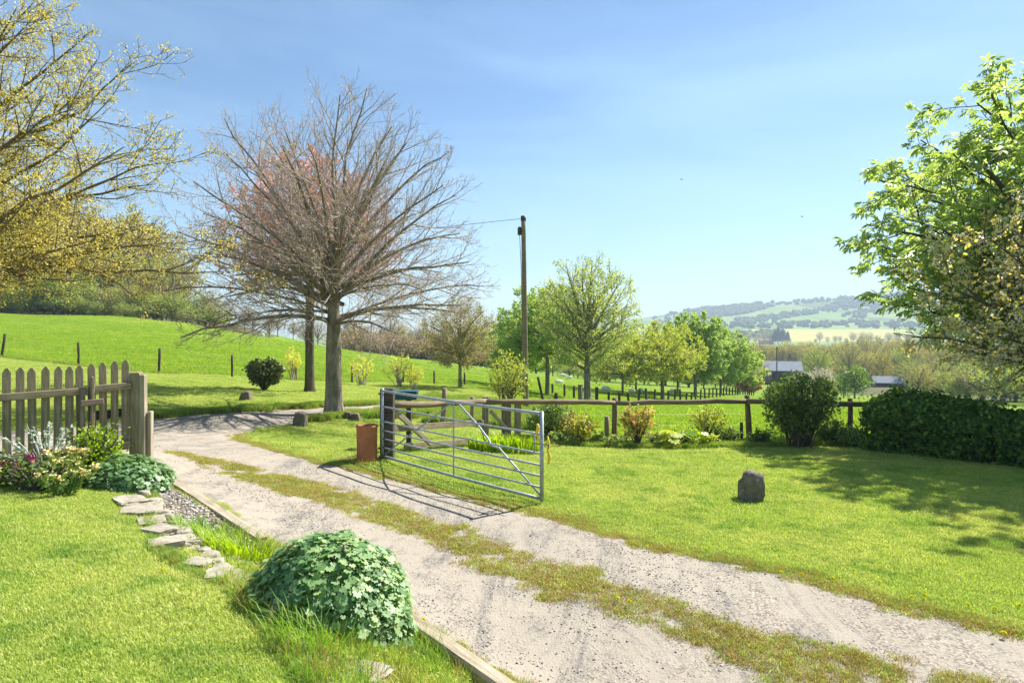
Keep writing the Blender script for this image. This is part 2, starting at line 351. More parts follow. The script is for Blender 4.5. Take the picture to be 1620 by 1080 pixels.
for px in (500, 800, 1050, 1250, 1450, 1650, 2000):
    for D, z in ((420, -24), (700, -27), (1100, -28), (1400, -23)): c_(X(px, D), D, z)
    c_(X(px, 1750), 1750, 3 if px > 900 else -20)
for px, py in ((300, 540), (550, 540), (700, 532), (800, 529), (900, 520), (1000, 506), (1060, 497), (1100, 489), (1200, 480), (1300, 473), (1450, 461), (1620, 450), (1900, 440)):
    c_(*P(px, py, 2900)); c_(X(px, 3900), 3900, (CZ-(py-HZ)/F*2900)*.75)
    c_(*P(px, py+(522-py)*.62 if py < 522 else py, 2250))
ctl = np.array(ctl); CC = .6
def _phi(a, b): return np.sqrt(((a[:, None, :]-b[None, :, :])**2).sum(-1)+CC*CC)
_n = len(ctl); _A = np.zeros((_n+3, _n+3)); _A[:_n, :_n] = _phi(ctl[:, :2], ctl[:, :2])-np.eye(_n)*.02
_A[:_n, _n] = 1; _A[:_n, _n+1:] = ctl[:, :2]/1000; _A[_n, :_n] = 1; _A[_n+1:, :_n] = (ctl[:, :2]/1000).T
_w = np.linalg.solve(_A, np.concatenate([ctl[:, 2], [0, 0, 0]]))
def H(x, y):
    x = np.atleast_1d(np.asarray(x, float)); y = np.atleast_1d(np.asarray(y, float)); sh = x.shape
    p = np.stack([x.ravel(), y.ravel()], -1); out = np.empty(len(p))
    for i in range(0, len(p), 20000):
        q = p[i:i+20000]; out[i:i+20000] = _phi(q, ctl[:, :2]) @ _w[:_n]+_w[_n]+q @ _w[_n+1:]/1000
    d = np.hypot(p[:, 0], p[:, 1])
    out += .010*np.sin(p[:, 0]*3.1+1.3*np.sin(p[:, 1]*2.3))*np.cos(p[:, 1]*2.7)
    out += np.clip((d-20)/60, 0, 1)*.16*np.sin(p[:, 0]*.31+2*np.sin(p[:, 1]*.13))*np.sin(p[:, 1]*.27+p[:, 0]*.08)
    return out.reshape(sh)
def h1(x, y): return float(H(x, y)[0])
def G(px, D): x = X(px, D); return np.array([x, D, h1(x, D)])
def vnoise(x, y, s, seed=0):
    """cheap value noise, 0..1"""
    x = np.asarray(x)*s+seed*17.3; y = np.asarray(y)*s-seed*9.1
    xi = np.floor(x).astype(int); yi = np.floor(y).astype(int); fx = x-xi; fy = y-yi
    fx = fx*fx*(3-2*fx); fy = fy*fy*(3-2*fy)
    def hsh(a, b): return np.modf(np.abs(np.sin(a*127.1+b*311.7+seed*7.7)*43758.5453))[0]
    return (hsh(xi, yi)*(1-fx)+hsh(xi+1, yi)*fx)*(1-fy)+(hsh(xi, yi+1)*(1-fx)+hsh(xi+1, yi+1)*fx)*fy
def fbm(x, y, s, seed=0): return (vnoise(x, y, s, seed)*.5+vnoise(x, y, s*2.1, seed+1)*.3+vnoise(x, y, s*4.3, seed+2)*.2)

def seg_d(x, y, pts, closed=False):
    """distance to a polyline and parameter (index) of the nearest point"""
    best = np.full(x.shape, 1e9); par = np.zeros(x.shape); n = len(pts)
    for i in range(n if closed else n-1):
        a = pts[i]; b = pts[(i+1) % n]; dx, dy = b[0]-a[0], b[1]-a[1]; L2 = dx*dx+dy*dy+1e-12
        t = np.clip(((x-a[0])*dx+(y-a[1])*dy)/L2, 0, 1)
        d = np.hypot(x-a[0]-t*dx, y-a[1]-t*dy); m = d < best; best = np.where(m, d, best); par = np.where(m, i+t, par)
    return best, par
def sd_poly(x, y, pts):
    d, _ = seg_d(x, y, pts, True); ins = np.zeros(x.shape, bool); n = len(pts)
    for i in range(n):
        x1, y1 = pts[i]; x2, y2 = pts[(i+1) % n]
        c = ((y1 > y) != (y2 > y)) & (x < (x2-x1)*(y-y1)/(y2-y1+1e-12)+x1); ins ^= c
    return np.where(ins, d, -d)
qq = lambda l: [tuple(Q(*a)[:2]) for a in l]
EDGE_L = [(1.9, 2.5)]+qq([(790, 1080, -.65), (660, 990, -.6), (450, 870, -.45), (231, 742, -.2)])
EDGE_R = qq([(372, 692, -.5), (395, 703, -.5), (440, 715, -.5), (500, 731, -.54), (599, 750, -.58), (699, 777, -.62), (800, 799, -.64), (899, 820, -.66), (1020, 860, -.68), (1140, 884, -.69), (1248, 908, -.7), (1427, 960, -.72), (1600, 995, -.73)])+[(5.4, 4.5), (9, 3), (14, 1.5)]
LANE_UP = qq([(0, 681, -.2), (120, 675, -.25), (225, 663, -.32), (300, 656, -.42), (380, 650, -.5), (450, 645, -.6), (560, 640, -.75), (640, 637, -.88), (770, 634, -1.1)])
LANE_LO = qq([(772, 646, -1.05), (700, 648, -.95), (600, 652, -.85), (520, 659, -.75), (462, 668, -.7), (400, 680, -.6)])
DRIVE = [(14, -3), (4, -2), (2.4, 1.4)]+EDGE_L+[(-5.0, 9.05), (-9.2, 4.9), (-16, 2), (-40, 1), (-40, 12.5), (-14, 12.4)]+LANE_UP+[(2, 27.5), (3.5, 25)]+LANE_LO+EDGE_R
STRIP = qq([(285, 733, -.4), (450, 765, -.5), (600, 806, -.57), (700, 840, -.6), (800, 878, -.62), (900, 915, -.65), (1010, 960, -.67), (1150, 1005, -.68), (1280, 1046, -.69), (1420, 1080, -.7)])+[(4, 3.2), (6, 2)]
def drive_sd(x, y):
    s = sd_poly(x, y, DRIVE); return s+(fbm(x, y, 2.2, 3)-.5)*.34+(vnoise(x, y, 9, 5)-.5)*.15
def strip_sd(x, y):
    d, p = seg_d(x, y, STRIP); w = np.interp(p, [0, 1, 2, 3, 4, 5, 6, 7, 8, 11], [.06, .30, .30, .17, .21, .19, .19, .17, .26, .36])
    return w-d+(fbm(x, y, 2.6, 8)-.5)*.5

# ------------------------------------------------------------------ ground sheet, split by what covers it
def axis(lo, hi, step, far_lo, far_hi, g=1.07):
    mid = np.arange(lo, hi+step/2, step); a = [hi]; s = step
    while a[-1] < far_hi: s *= g; a.append(a[-1]+s)
    b = [lo]; s = step
    while b[-1] > far_lo: s *= g; b.append(b[-1]-s)
    return np.concatenate([np.array(b[1:])[::-1], mid, np.array(a[1:])])
gx = axis(-6.5, 6.5, .055, -4200, 4600, 1.06); gy = axis(2.6, 14, .055, -60, 4300, 1.045)
XX, YY = np.meshgrid(gx, gy); ZZ = H(XX, YY)
nx, ny = len(gx), len(gy)
cx = (XX[1:, 1:]+XX[:-1, :-1])/2; cy = (YY[1:, 1:]+YY[:-1, :-1])/2
near = (np.abs(cx) < 45) & (cy > -6) & (cy < 45)
dsd = np.full(cx.shape, -9.); ssd = np.full(cx.shape, -9.)
dsd[near] = drive_sd(cx[near], cy[near]); ssd[near] = strip_sd(cx[near], cy[near])
def azpx(x, y): return 810+F*x/np.maximum(y, .1)
FB_PX = [-900, 5, 253, 467, 686, 775, 850, 900, 1400, 2000, 3000]; FB_D = [36, 36, 32, 37, 46, 44, 27, 17.3, 17.3, 15, 12]
def is_field(x, y): return y > np.interp(azpx(x, y), FB_PX, FB_D)
cls = np.zeros(cx.shape, int)
cls[is_field(cx, cy)] = 2
ap = azpx(cx, cy)
cls[(cy > 99+np.clip(ap-300, 0, 900)*.05) & (ap < 430)] = 5
cls[(ap > 1335) & (cy > 150) & (cy < 480)] = 5
cls[cy > 1180] = 3
cls[(cy > 1385) & (cy < 1735) & (ap > 1195) & (ap < 1440)] = 4
cls[(cy > 900) & (cy < 1250) & (ap > 1160) & (ap < 1290)] = 6
cls[dsd > 0] = 1
cls[(dsd > .12) & (ssd > 0)] = 7
# snap vertices on to the outline of the drive and its strip
def snap(fn, XX, YY):
    m = (np.abs(XX) < 6.5) & (YY > 2.6) & (YY < 14)
    x = XX[m]; y = YY[m]; e = .01
    s = fn(x, y); gx_ = (fn(x+e, y)-fn(x-e, y))/(2*e); gy_ = (fn(x, y+e)-fn(x, y-e))/(2*e); g = np.hypot(gx_, gy_)+1e-6
    mv = np.clip(-s/g, -.026, .026)*(np.abs(s/g) < .045)
    XX[m] = x+mv*gx_/g; YY[m] = y+mv*gy_/g
snap(drive_sd, XX, YY); snap(strip_sd, XX, YY); ZZ = H(XX, YY)
VV = np.stack([XX, YY, ZZ], -1).reshape(-1, 3)
ii = (np.arange(ny-1)[:, None]*nx+np.arange(nx-1)[None, :]); quad = np.stack([ii, ii+1, ii+nx+1, ii+nx], -1)
def ground_part(k, name, mat):
    q = quad[cls == k]; u, inv = np.unique(q, return_inverse=True)
    me = new_mesh(name, VV[u], inv.reshape(q.shape), True)
    return tag(link(name, me, None, mat), kind='structure')
ground_part(0, 'lawn', M['lawn']); ground_part(1, 'driveway', M['drive']); ground_part(2, 'pasture', M['field'])
ground_part(3, 'hills', M['hill']); ground_part(4, 'rapeseed_field', M['rape']); ground_part(5, 'woodland_floor', M['wood_floor'])
ground_part(6, 'crop_field', M['crop']); ground_part(7, 'grass_strip', M['drive'])

# ------------------------------------------------------------------ scatter (only for stuff nobody could count)
def hidden_col(name, meshes, mats):
    c = bpy.data.collections.new(name)
    for i, (me, ma) in enumerate(zip(meshes, mats)):
        me.materials.append(ma); o = bpy.data.objects.new('%s_tuft_%02d' % (name, i), me); c.objects.link(o)
    return c
def tuft(r, n, rad, h0, h1, w, bend, seed=0):
    rg = np.random.default_rng(seed); V = []; Fq = []; Ft = []
    for i in range(n):
        a = rg.uniform(0, 6.283); rr = rad*math.sqrt(rg.uniform()); p = np.array([rr*math.cos(a), rr*math.sin(a), -.005])
        b = rg.uniform(0, 6.283); d = np.array([math.cos(b), math.sin(b), 0]); s = np.array([-d[1], d[0], 0])
        h = rg.uniform(h0, h1); ww = w*rg.uniform(.7, 1.3); be = bend*rg.uniform(.2, 1.2)*h
        k = len(V)
        for t, wk in ((0, 1), (.5, .85)):
            c = p+np.array([0, 0, h*t])+d*be*t*t; V += [c-s*ww*wk/2, c+s*ww*wk/2]
        V.append(p+np.array([0, 0, h*(1-.25*min(be/h, 1))])+d*be)
        Fq.append([k, k+1, k+3, k+2]); Ft.append([k+2, k+3, k+4])
    return new_mesh('tuft', np.array(V), [np.array(Fq), np.array(Ft)])
def scatter(name, pts, sc_, coll, label, cat, lean=.15, seed=0):
    rg = np.random.default_rng(seed+5); n = len(pts)
    me = bpy.data.meshes.new(name); me.vertices.add(n); me.vertices.foreach_set('co', np.asarray(pts, np.float32).ravel())
    a = me.attributes.new('rot', 'FLOAT_VECTOR', 'POINT'); rot = np.stack([rg.normal(0, lean, n), rg.normal(0, lean, n), rg.uniform(0, 6.283, n)], -1)
    a.data.foreach_set('vector', rot.astype(np.float32).ravel())
    a = me.attributes.new('siz', 'FLOAT', 'POINT'); a.data.foreach_set('value', np.asarray(sc_, np.float32))
    a = me.attributes.new('idx', 'INT', 'POINT'); a.data.foreach_set('value', rg.integers(0, len(coll.objects), n).astype(np.int32))
    o = link(name, me); ng = bpy.data.node_groups.new(name+'_scatter', 'GeometryNodeTree')
    ng.interface.new_socket('Geometry', in_out='INPUT', socket_type='NodeSocketGeometry'); ng.interface.new_socket('Geometry', in_out='OUTPUT', socket_type='NodeSocketGeometry')
    N = ng.nodes; L = ng.links; gi = N.new('NodeGroupInput'); go = N.new('NodeGroupOutput'); ip = N.new('GeometryNodeInstanceOnPoints')
    ci = N.new('GeometryNodeCollectionInfo'); ci.inputs['Collection'].default_value = coll; ci.inputs['Separate Children'].default_value = True; ci.inputs['Reset Children'].default_value = True
    def att(nm, dt):
        q = N.new('GeometryNodeInputNamedAttribute'); q.data_type = dt; q.inputs['Name'].default_value = nm; return [s for s in q.outputs if s.enabled][0]
    L.new(gi.outputs[0], ip.inputs['Points']); L.new(ci.outputs[0], ip.inputs['Instance']); ip.inputs['Pick Instance'].default_value = True
    L.new(att('idx', 'INT'), ip.inputs['Instance Index']); L.new(att('rot', 'FLOAT_VECTOR'), ip.inputs['Rotation']); L.new(att('siz', 'FLOAT'), ip.inputs['Scale'])
    L.new(ip.outputs[0], go.inputs[0])
    md = o.modifiers.new('scatter', 'NODES'); md.node_group = ng
    return tag(o, label, cat, kind='stuff')
def in_view(x, y, pad=60): a = azpx(x, y); return (y > .5) & (a > -pad) & (a < 1620+pad)
def sample(n, x0, x1, y0, y1, fn=None, dens=None, seed=0):
    rg = np.random.default_rng(seed+100); x = rg.uniform(x0, x1, n); y = rg.uniform(y0, y1, n)
    m = in_view(x, y)
    if fn is not None: x = x[m]; y = y[m]; m = fn(x, y)
    return x[m], y[m]
def pts_of(x, y, dz=0): return np.stack([x, y, H(x, y)+dz], -1)
T = lambda *a, **k: tuft(None, *a, **k)
col_short = hidden_col('short_grass', [T(34, .07, .012, .034, .0042, .8, seed=i) for i in range(5)], [M['lf_grass']]*5)
col_verge = hidden_col('verge_grass', [T(30, .07, .04, .12, .005, .7, seed=10+i) for i in range(5)], [M['lf_rough']]*4+[M['lf_dry']])
col_dry = hidden_col('strip_grass', [T(36, .07, .012, .04, .004, .9, seed=20+i) for i in range(6)], [M['lf_grass'], M['lf_dry'], M['lf_dry'], M['lf_dry'], M['lf_grass'], M['lf_dry']])
col_long = hidden_col('long_grass', [T(26, .09, .16, .36, .006, .6, seed=30+i) for i in range(4)], [M['lf_rough'], M['lf_rough'], M['lf_field'], M['lf_dry']])
col_field = hidden_col('field_grass', [T(40, .3, .07, .16, .018, .7, seed=40+i) for i in range(4)], [M['lf_field']]*4)
BED = [tuple(a) for a in [(-3.55, 6.75), (-2.75, 5.35), (-1.9, 4.6), (-1.3, 3.75), (-.55, 2.7), (.6, 2.7), (-.05, 4.2), (-1.0, 5.2), (-2.3, 6.2), (-4.4, 8.2)]]
def lawn_ok(x, y): return (drive_sd(x, y) < 0) & ~is_field(x, y)
def bed_in(x, y): return sd_poly(x, y, BED) > 0
SUNLESS = None
# left lawn (close): dense short turf
x, y = sample(60000, -6.5, 1, 2.3, 9, lambda x, y: lawn_ok(x, y) & ~bed_in(x, y) & (x < 0), seed=1)
m = np.random.default_rng(1).uniform(size=len(x)) < np.clip(1.25-y*.09, .35, 1); x = x[m]; y = y[m]
tall = np.clip((fbm(x, y, 1.1, 4)-.4)*2, 0, 1)
scatter('lawn_grass', pts_of(x, y), .75+.5*tall, col_short, 'short mown bright green turf of the left lawn', 'grass', seed=1)
# right lawn
x, y = sample(230000, -6.5, 13, 5, 19, lambda x, y: lawn_ok(x, y) & (sd_poly(x, y, [(-6, 16), (20, 25), (20, -5), (5, 2), (2.5, 5), (-1, 8.2), (-3.3, 10)]) > 0) , seed=2)
m = np.random.default_rng(2).uniform(size=len(x)) < np.clip(.75-(y-6)*.045, .12, .75); x = x[m]; y = y[m]
scatter('garden_grass', pts_of(x, y), (.8+.6*fbm(x, y, .8, 6))*np.clip(.7+y*.045, 1, 1.5), col_short, 'short mown turf of the garden right of the drive', 'grass', seed=2)
# lane bank and verge
x, y = sample(60000, -25, 4, 12, 46, lambda x, y: lawn_ok(x, y), seed=3)
scatter('bank_grass', pts_of(x, y), 1.1+.9*fbm(x, y, .5, 9), col_verge if False else col_short, 'shaded green turf bank beyond the lane', 'grass', seed=3)
# middle strip of the drive
x, y = sample(110000, -6, 4, 2.8, 13, lambda x, y: (drive_sd(x, y) > .1) & (strip_sd(x, y) > -.04-.12*np.random.default_rng(3).uniform(size=len(x))**2), seed=4)
m = fbm(x, y, 3, 12) > .30; x = x[m]; y = y[m]
scatter('strip_grass', pts_of(x, y), .55+.65*fbm(x, y, 2, 2), col_dry, 'sparse green and straw coloured grass down the middle of the drive', 'grass', seed=4)
# ragged edges of the drive
x, y = sample(420000, -7, 6, 2.8, 14, lambda x, y: (np.abs(drive_sd(x, y)+.01) < .05+.13*np.random.default_rng(41).uniform(size=len(x))**2) & (sd_poly(x, y, BED) < .1) & ((x > -2.2) | (y > 9.5) | (x < -5.3)), seed=5)
scatter('edge_grass', pts_of(x, y), .6+.5*fbm(x, y, 2, 22), col_dry, 'straggly yellowed grass along the edges of the drive', 'grass', seed=5)
# field grass
x, y = sample(330000, -75, 62, 16.5, 118, lambda x, y: is_field(x, y), seed=6)
m = np.random.default_rng(6).uniform(size=len(x)) < np.clip(32/y, .1, 1)**1.5*1.1*np.clip((118-y)/45, 0, 1); x = x[m]; y = y[m]
scatter('pasture_grass', pts_of(x, y), (.55+.8*fbm(x, y, .25, 5))*np.clip(1.25-y/160, .5, 1), col_field, 'bright green tufted pasture beyond the fences', 'grass', seed=6)

# ------------------------------------------------------------------ plants: branches and leaves
def tube_mesh(groups):
    """groups: list of (Pts (B,n,3), Rad (B,n), sides)"""
    VL = []; FL = []; off = 0
    for Pp, Rr, k in groups:
        if len(Pp) == 0: continue
        B, n, _ = Pp.shape; t = norm(np.gradient(Pp, axis=1)); ref = np.where(np.abs(t[:, :1, 2:3]) < .85, np.array([0, 0, 1.]), np.array([1., 0, 0]))
        u = norm(np.cross(t, np.broadcast_to(ref, t.shape))); v = np.cross(t, u)
        a = np.arange(k)*2*math.pi/k
        ring = Pp[:, :, None, :]+Rr[:, :, None, None]*(u[:, :, None, :]*np.cos(a)[None, None, :, None]+v[:, :, None, :]*np.sin(a)[None, None, :, None])
        VL.append(ring.reshape(-1, 3))
        b = np.arange(B)[:, None, None]*n*k; i = np.arange(n-1)[None, :, None]*k; j = np.arange(k)[None, None, :]; j2 = (j+1) % k
        FL.append(np.stack([b+i+j, b+i+j2, b+i+k+j2, b+i+k+j], -1).reshape(-1, 4)+off); off += B*n*k
    return np.concatenate(VL), np.concatenate(FL)
def spawn(rg, Pp, Rr, cnt, t0, t1, a0, a1, l0, l1, up, wig, n, env=None, taper=.5, rk=.02, rmin=.004, rr=.7, lmin=.05, labs=None, sag=0):
    B, m, _ = Pp.shape; L = np.linalg.norm(np.diff(Pp, axis=1), axis=2).sum(1)
    t = t0+(t1-t0)*(np.arange(cnt)[None, :]+rg.uniform(0, 1, (B, cnt)))/cnt
    f = t*(m-1); i0 = np.minimum(f.astype(int), m-2); fr = (f-i0)[..., None]; bi = np.arange(B)[:, None]
    p = Pp[bi, i0]*(1-fr)+Pp[bi, i0+1]*fr; tan = norm(Pp[bi, i0+1]-Pp[bi, i0]); r = Rr[bi, i0]*(1-fr[..., 0])+Rr[bi, i0+1]*fr[..., 0]
    ref = np.where(np.abs(tan[..., 2:3]) < .85, np.array([0, 0, 1.]), np.array([1., 0, 0])); u = norm(np.cross(tan, ref)); v = np.cross(tan, u)
    az = np.arange(cnt)[None, :]*2.4+rg.uniform(0, 6.283, (B, 1))+rg.normal(0, .4, (B, cnt)); an = np.radians(rg.uniform(a0, a1, (B, cnt)))
    d = tan*np.cos(an)[..., None]+(u*np.cos(az)[..., None]+v*np.sin(az)[..., None])*np.sin(an)[..., None]
    ln = L[:, None]*rg.uniform(l0, l1, (B, cnt))*(1-taper*t) if labs is None else rg.uniform(labs[0], labs[1], (B, cnt))
    p = p.reshape(-1, 3); d = d.reshape(-1, 3); ln = ln.ravel(); r = r.ravel()
    if env is not None:
        c, R = np.array(env[0]), np.array(env[1]); q = (p-c)/R; w = d/R
        A = (w*w).sum(1); Bq = (q*w).sum(1); C = (q*q).sum(1)-1; disc = np.maximum(Bq*Bq-A*C, 0)
        dist = np.where(C < 0, (-Bq+np.sqrt(disc))/A, .12*L.max()); ln = np.minimum(ln, dist*rg.uniform(.8, 1.08, len(ln)))
    k = ln > lmin; p, d, ln, r = p[k], d[k], ln[k], r[k]
    pts = [p]; cur = p; dd = d
    for s in range(n-1):
        dd = norm(dd+rg.normal(0, wig, dd.shape)+np.array([0, 0, up-sag*s/n])); cur = cur+dd*(ln/(n-1))[:, None]; pts.append(cur)
    r0 = np.maximum(np.minimum(r*rr, ln*rk), rmin); s = np.linspace(0, 1, n)
    return np.stack(pts, 1), r0[:, None]*(1-s)[None, :]+np.maximum(r0*.25, rmin*.7)[:, None]*s[None, :]
def limbs_to(rg, starts, targets, r0, r1, n=9, lift=.15, outdir=None, wig=.04):
    """curved limbs from starts to targets"""
    S = np.array(starts, float); Tg = np.array(targets, float); d = Tg-S; L = np.linalg.norm(d, axis=1, keepdims=True)
    C = S+d*.45+np.array([0, 0, 1.])*L*lift
    t = np.linspace(0, 1, n)[None, :, None]; Pp = (1-t)**2*S[:, None]+2*t*(1-t)*C[:, None]+t*t*Tg[:, None]
    w = rg.normal(0, wig, Pp.shape)*L[:, None]*.5; w[:, 0] = 0; w = np.cumsum(w, 1)/np.sqrt(n); Pp = Pp+w*np.linspace(0, 1, n)[None, :, None]
    r0 = np.broadcast_to(np.asarray(r0, float), (len(S),)); s = np.linspace(0, 1, n)
    return Pp, r0[:, None]*(1-s)**.8+r1
def leaf_pts(rg, Pp, per, t0=.25, t1=1.0, jit=.03):
    B, m, _ = Pp.shape; t = rg.uniform(t0, t1, (B, per)); f = t*(m-1); i0 = np.minimum(f.astype(int), m-2); fr = (f-i0)[..., None]; bi = np.arange(B)[:, None]
    p = Pp[bi, i0]*(1-fr)+Pp[bi, i0+1]*fr; tan = norm(Pp[bi, i0+1]-Pp[bi, i0])
    return (p+rg.normal(0, jit, p.shape)).reshape(-1, 3), tan.reshape(-1, 3)
RH = (np.array([(0, 0, 0), (.34, .5, .10), (0, 1, -.05), (-.34, .5, .10)]), [[0, 1, 2], [0, 2, 3]])      # pointed leaf, folded
OV = (np.array([(0, 0, 0), (.36, .3, .06), (.34, .72, .04), (0, 1, -.1), (-.34, .72, .04), (-.36, .3, .06)]), [[0, 1, 2, 3], [0, 3, 4, 5]])
def _palm():
    V = []; Fq = []
    for k, (a, l) in enumerate([(-72, .62), (-38, .88), (0, 1.0), (38, .88), (72, .62)]):
        a = math.radians(a); d = np.array([math.sin(a), math.cos(a), 0]); s = np.array([d[1], -d[0], 0]); b = len(V)
        V += [np.zeros(3), d*.62*l+s*.15*l+[0, 0, -.10*l], d*l+[0, 0, -.42*l], d*.62*l-s*.15*l+[0, 0, -.10*l]]; Fq.append([b, b+1, b+2, b+3])
    V = np.array(V); return V, Fq
PALM = _palm()
def _lobed():
    V = [(0, .06, 0)]
    for k, (a, l) in enumerate([(-150, .62), (-112, .62), (-82, .85), (-60, .64), (-40, .95), (-19, .76), (0, 1.0), (19, .76), (40, .95), (60, .64), (82, .85), (112, .62), (150, .62)]):
        a = math.radians(a); V.append((math.sin(a)*l, math.cos(a)*l, .16*l*l if k % 2 else .04))
    n = len(V)-1; return np.array(V)*np.array([1, 1, 1]), [[0, i, i+1] for i in range(1, n)]
LOBED = _lobed()
PETAL = (np.array([(0, 0, 0), (.5, .45, .1), (0, .95, .18), (-.5, .45, .1), (.45, -.5, .1), (0, -.95, .18), (-.45, -.5, .1)]), [[0, 1, 2, 3], [0, 6, 5, 4]])
def leaves(name, pos, nrm, size, mat, parent, shape=RH, along=None, rg=rng):
    n = len(pos); z = norm(nrm); ref = along if along is not None else rg.normal(0, 1, (n, 3))
    y = norm(ref-z*(ref*z).sum(1, keepdims=True)); x_ = np.cross(y, z); tv, tf = shape; size = np.broadcast_to(size, (n,))
    V = pos[:, None]+size[:, None, None]*(tv[None, :, 0:1]*x_[:, None]+tv[None, :, 1:2]*y[:, None]+tv[None, :, 2:3]*z[:, None])
    k = len(tv); tf = np.array(tf); Fa = (np.arange(n)[:, None, None]*k+tf[None]).reshape(-1, tf.shape[1])
    return link(name, new_mesh(name, V.reshape(-1, 3), Fa), parent, mat)
def branch_obj(name, groups, mat, parent):
    V, Fq = tube_mesh(groups); return link(name, new_mesh(name, V, Fq, True), parent, mat)

def trunk_poly(pts, rad, flare=True):
    Pp = np.array(pts, float)[None]; n0 = Pp.shape[1]; t = np.linspace(0, 1, n0); tt = np.linspace(0, 1, 14)
    out = np.stack([np.interp(tt, t, Pp[0, :, i]) for i in range(3)], -1)[None]; r = np.interp(tt, t, rad)[None]
    if flare: L = np.linalg.norm(out[0, -1]-out[0, 0]); r = r*(1+.55*np.exp(-tt*L/.28))
    return out, r
def tree(name, label, cat, base, trunk, tr, limb, levels, leaf=None, bark='bark', twig='twig', group=None, seed=0, env=None, extra=None):
    """trunk: local points; limb: (P,R); levels: list of spawn kwargs; leaf: dict(per,size,mat,shape,hang,out)"""
    rg = np.random.default_rng(seed); root = thing(name, label, cat, base, group)
    tp = trunk_poly(trunk, tr) if trunk is not None else None
    g1 = ([tp+(14,)] if tp is not None else [])+[(limb[0], limb[1], 7)]
    if tp is not None: branch_obj('trunk', g1, M[bark], root)
    else: branch_obj('stems', g1, M[bark], root)
    cur = limb; gs = []; allp = []
    for i, lv in enumerate(levels):
        cur = spawn(rg, cur[0], cur[1], env=env, **lv); gs.append((cur[0], cur[1], 4 if i == 0 else 3)); allp.append(cur[0])
    if gs: branch_obj('branches', gs, M[twig], root)
    for nm, lf in (leaf or {}).items():
        src = cur[0] if not lf.get('lvl') else allp[lf['lvl']-1 if lf['lvl'] > 0 else lf['lvl']]
        p, t = leaf_pts(rg, src, lf['per'], lf.get('t0', .2), 1, lf.get('jit', .04))
        if 'keep' in lf: k = lf['keep'](p, rg); p, t = p[k], t[k]
        nr = rg.normal(0, 1, p.shape)+np.array([0, 0, lf.get('up', .6)]); al = t+rg.normal(0, .6, p.shape)+np.array([0, 0, -lf.get('hang', .3)])
        leaves(nm, p, nr, lf['size']*rg.uniform(.6, 1.25, len(p)), M[lf['mat']], root, lf.get('shape', RH), al, rg)
    if extra: extra(root, rg)
    return root
def sphere_dirs(rg, n, e0, e1, a0=0, a1=360):
    i = np.arange(n); s = np.sin(np.radians(e0))+(np.sin(np.radians(e1))-np.sin(np.radians(e0)))*(i+.5)/n
    el = np.arcsin(s)+rg.normal(0, .06, n); az = np.radians(a0)+np.modf(i*.618034+rg.uniform())[0]*np.radians(a1-a0)+rg.normal(0, .12, n)
    return np.stack([np.cos(el)*np.cos(az), np.cos(el)*np.sin(az), np.sin(el)], -1)
def crown_tree(name, label, cat, base, h, cr, fork, r, nl, levels, leaf, bark='bark', twig='twig', group=None, seed=0, e0=-12, e1=88, clow=None, lift=.08, lean=0, fork1=None, lk=.42, wig=.05, coff=(0, 0), cry=None):
    """round crowned tree: limbs leave the trunk between fork and fork1 and reach the crown's envelope"""
    rg = np.random.default_rng(seed+500); zlow = clow if clow is not None else fork*.8
    c = np.array([coff[0], coff[1], (zlow+h)/2]); R = np.array([cr, cry or cr, (h-zlow)/2]); top = fork1 or fork*1.5
    dirs = sphere_dirs(rg, nl, e0-20, e1); tgt = c+dirs*R*rg.uniform(.78, .98, (nl, 1))
    k = (tgt[:, 2]-zlow)/(h-zlow); st = np.stack([rg.normal(0, r*.3, nl), rg.normal(0, r*.3, nl), fork*.92+(top-fork*.92)*np.clip(k, 0, 1)*rg.uniform(.6, 1, nl)], -1)
    L = np.linalg.norm(tgt-st, axis=1)
    limb = limbs_to(rg, st, tgt, np.clip(r*lk*(L/L.max())**1.0*np.exp(rg.normal(-.08, .4, nl)), .02, r*.7), r*.05, lift=lift, wig=wig)
    trunk = [(0, 0, -.15), (lean*.3, 0, fork*.4), (lean*.6, 0, fork), (lean*.8, 0, top)]
    st[:, 0] += lean*.7
    return tree(name, label, cat, base, trunk, [r, r*.86, r*.8, r*.3], limb, levels, leaf, bark, twig, group, seed, (c, R*1.02))

# --- the large bare tree by the lane
LV_BARE = [dict(cnt=15, t0=.12, t1=.98, a0=20, a1=50, l0=.24, l1=.5, up=.04, wig=.08, n=7, taper=.4, rk=.013, rmin=.006),
           dict(cnt=7, t0=.12, t1=.98, a0=20, a1=48, l0=.3, l1=.6, up=.03, wig=.09, n=5, taper=.3, rk=.011, rmin=.0045),
           dict(cnt=3, t0=.2, t1=.98, a0=20, a1=50, l0=.3, l1=.7, up=.02, wig=.1, n=4, taper=.2, rk=.010, rmin=.0036)]
bt = G(528, 19)
crown_tree('bare_tree', 'large bare domed tree with forked grey trunk standing by the lane', 'tree', bt, 9.05, 4.65, 1.8, .265, 50, LV_BARE,
           {'buds': dict(per=1, size=.05, mat='lf_bud', keep=lambda p, rg: rg.uniform(size=len(p)) < .35)}, seed=3, e0=-4, e1=88, clow=-1.2, fork1=4.8, lift=.14, lk=.21, wig=.06)
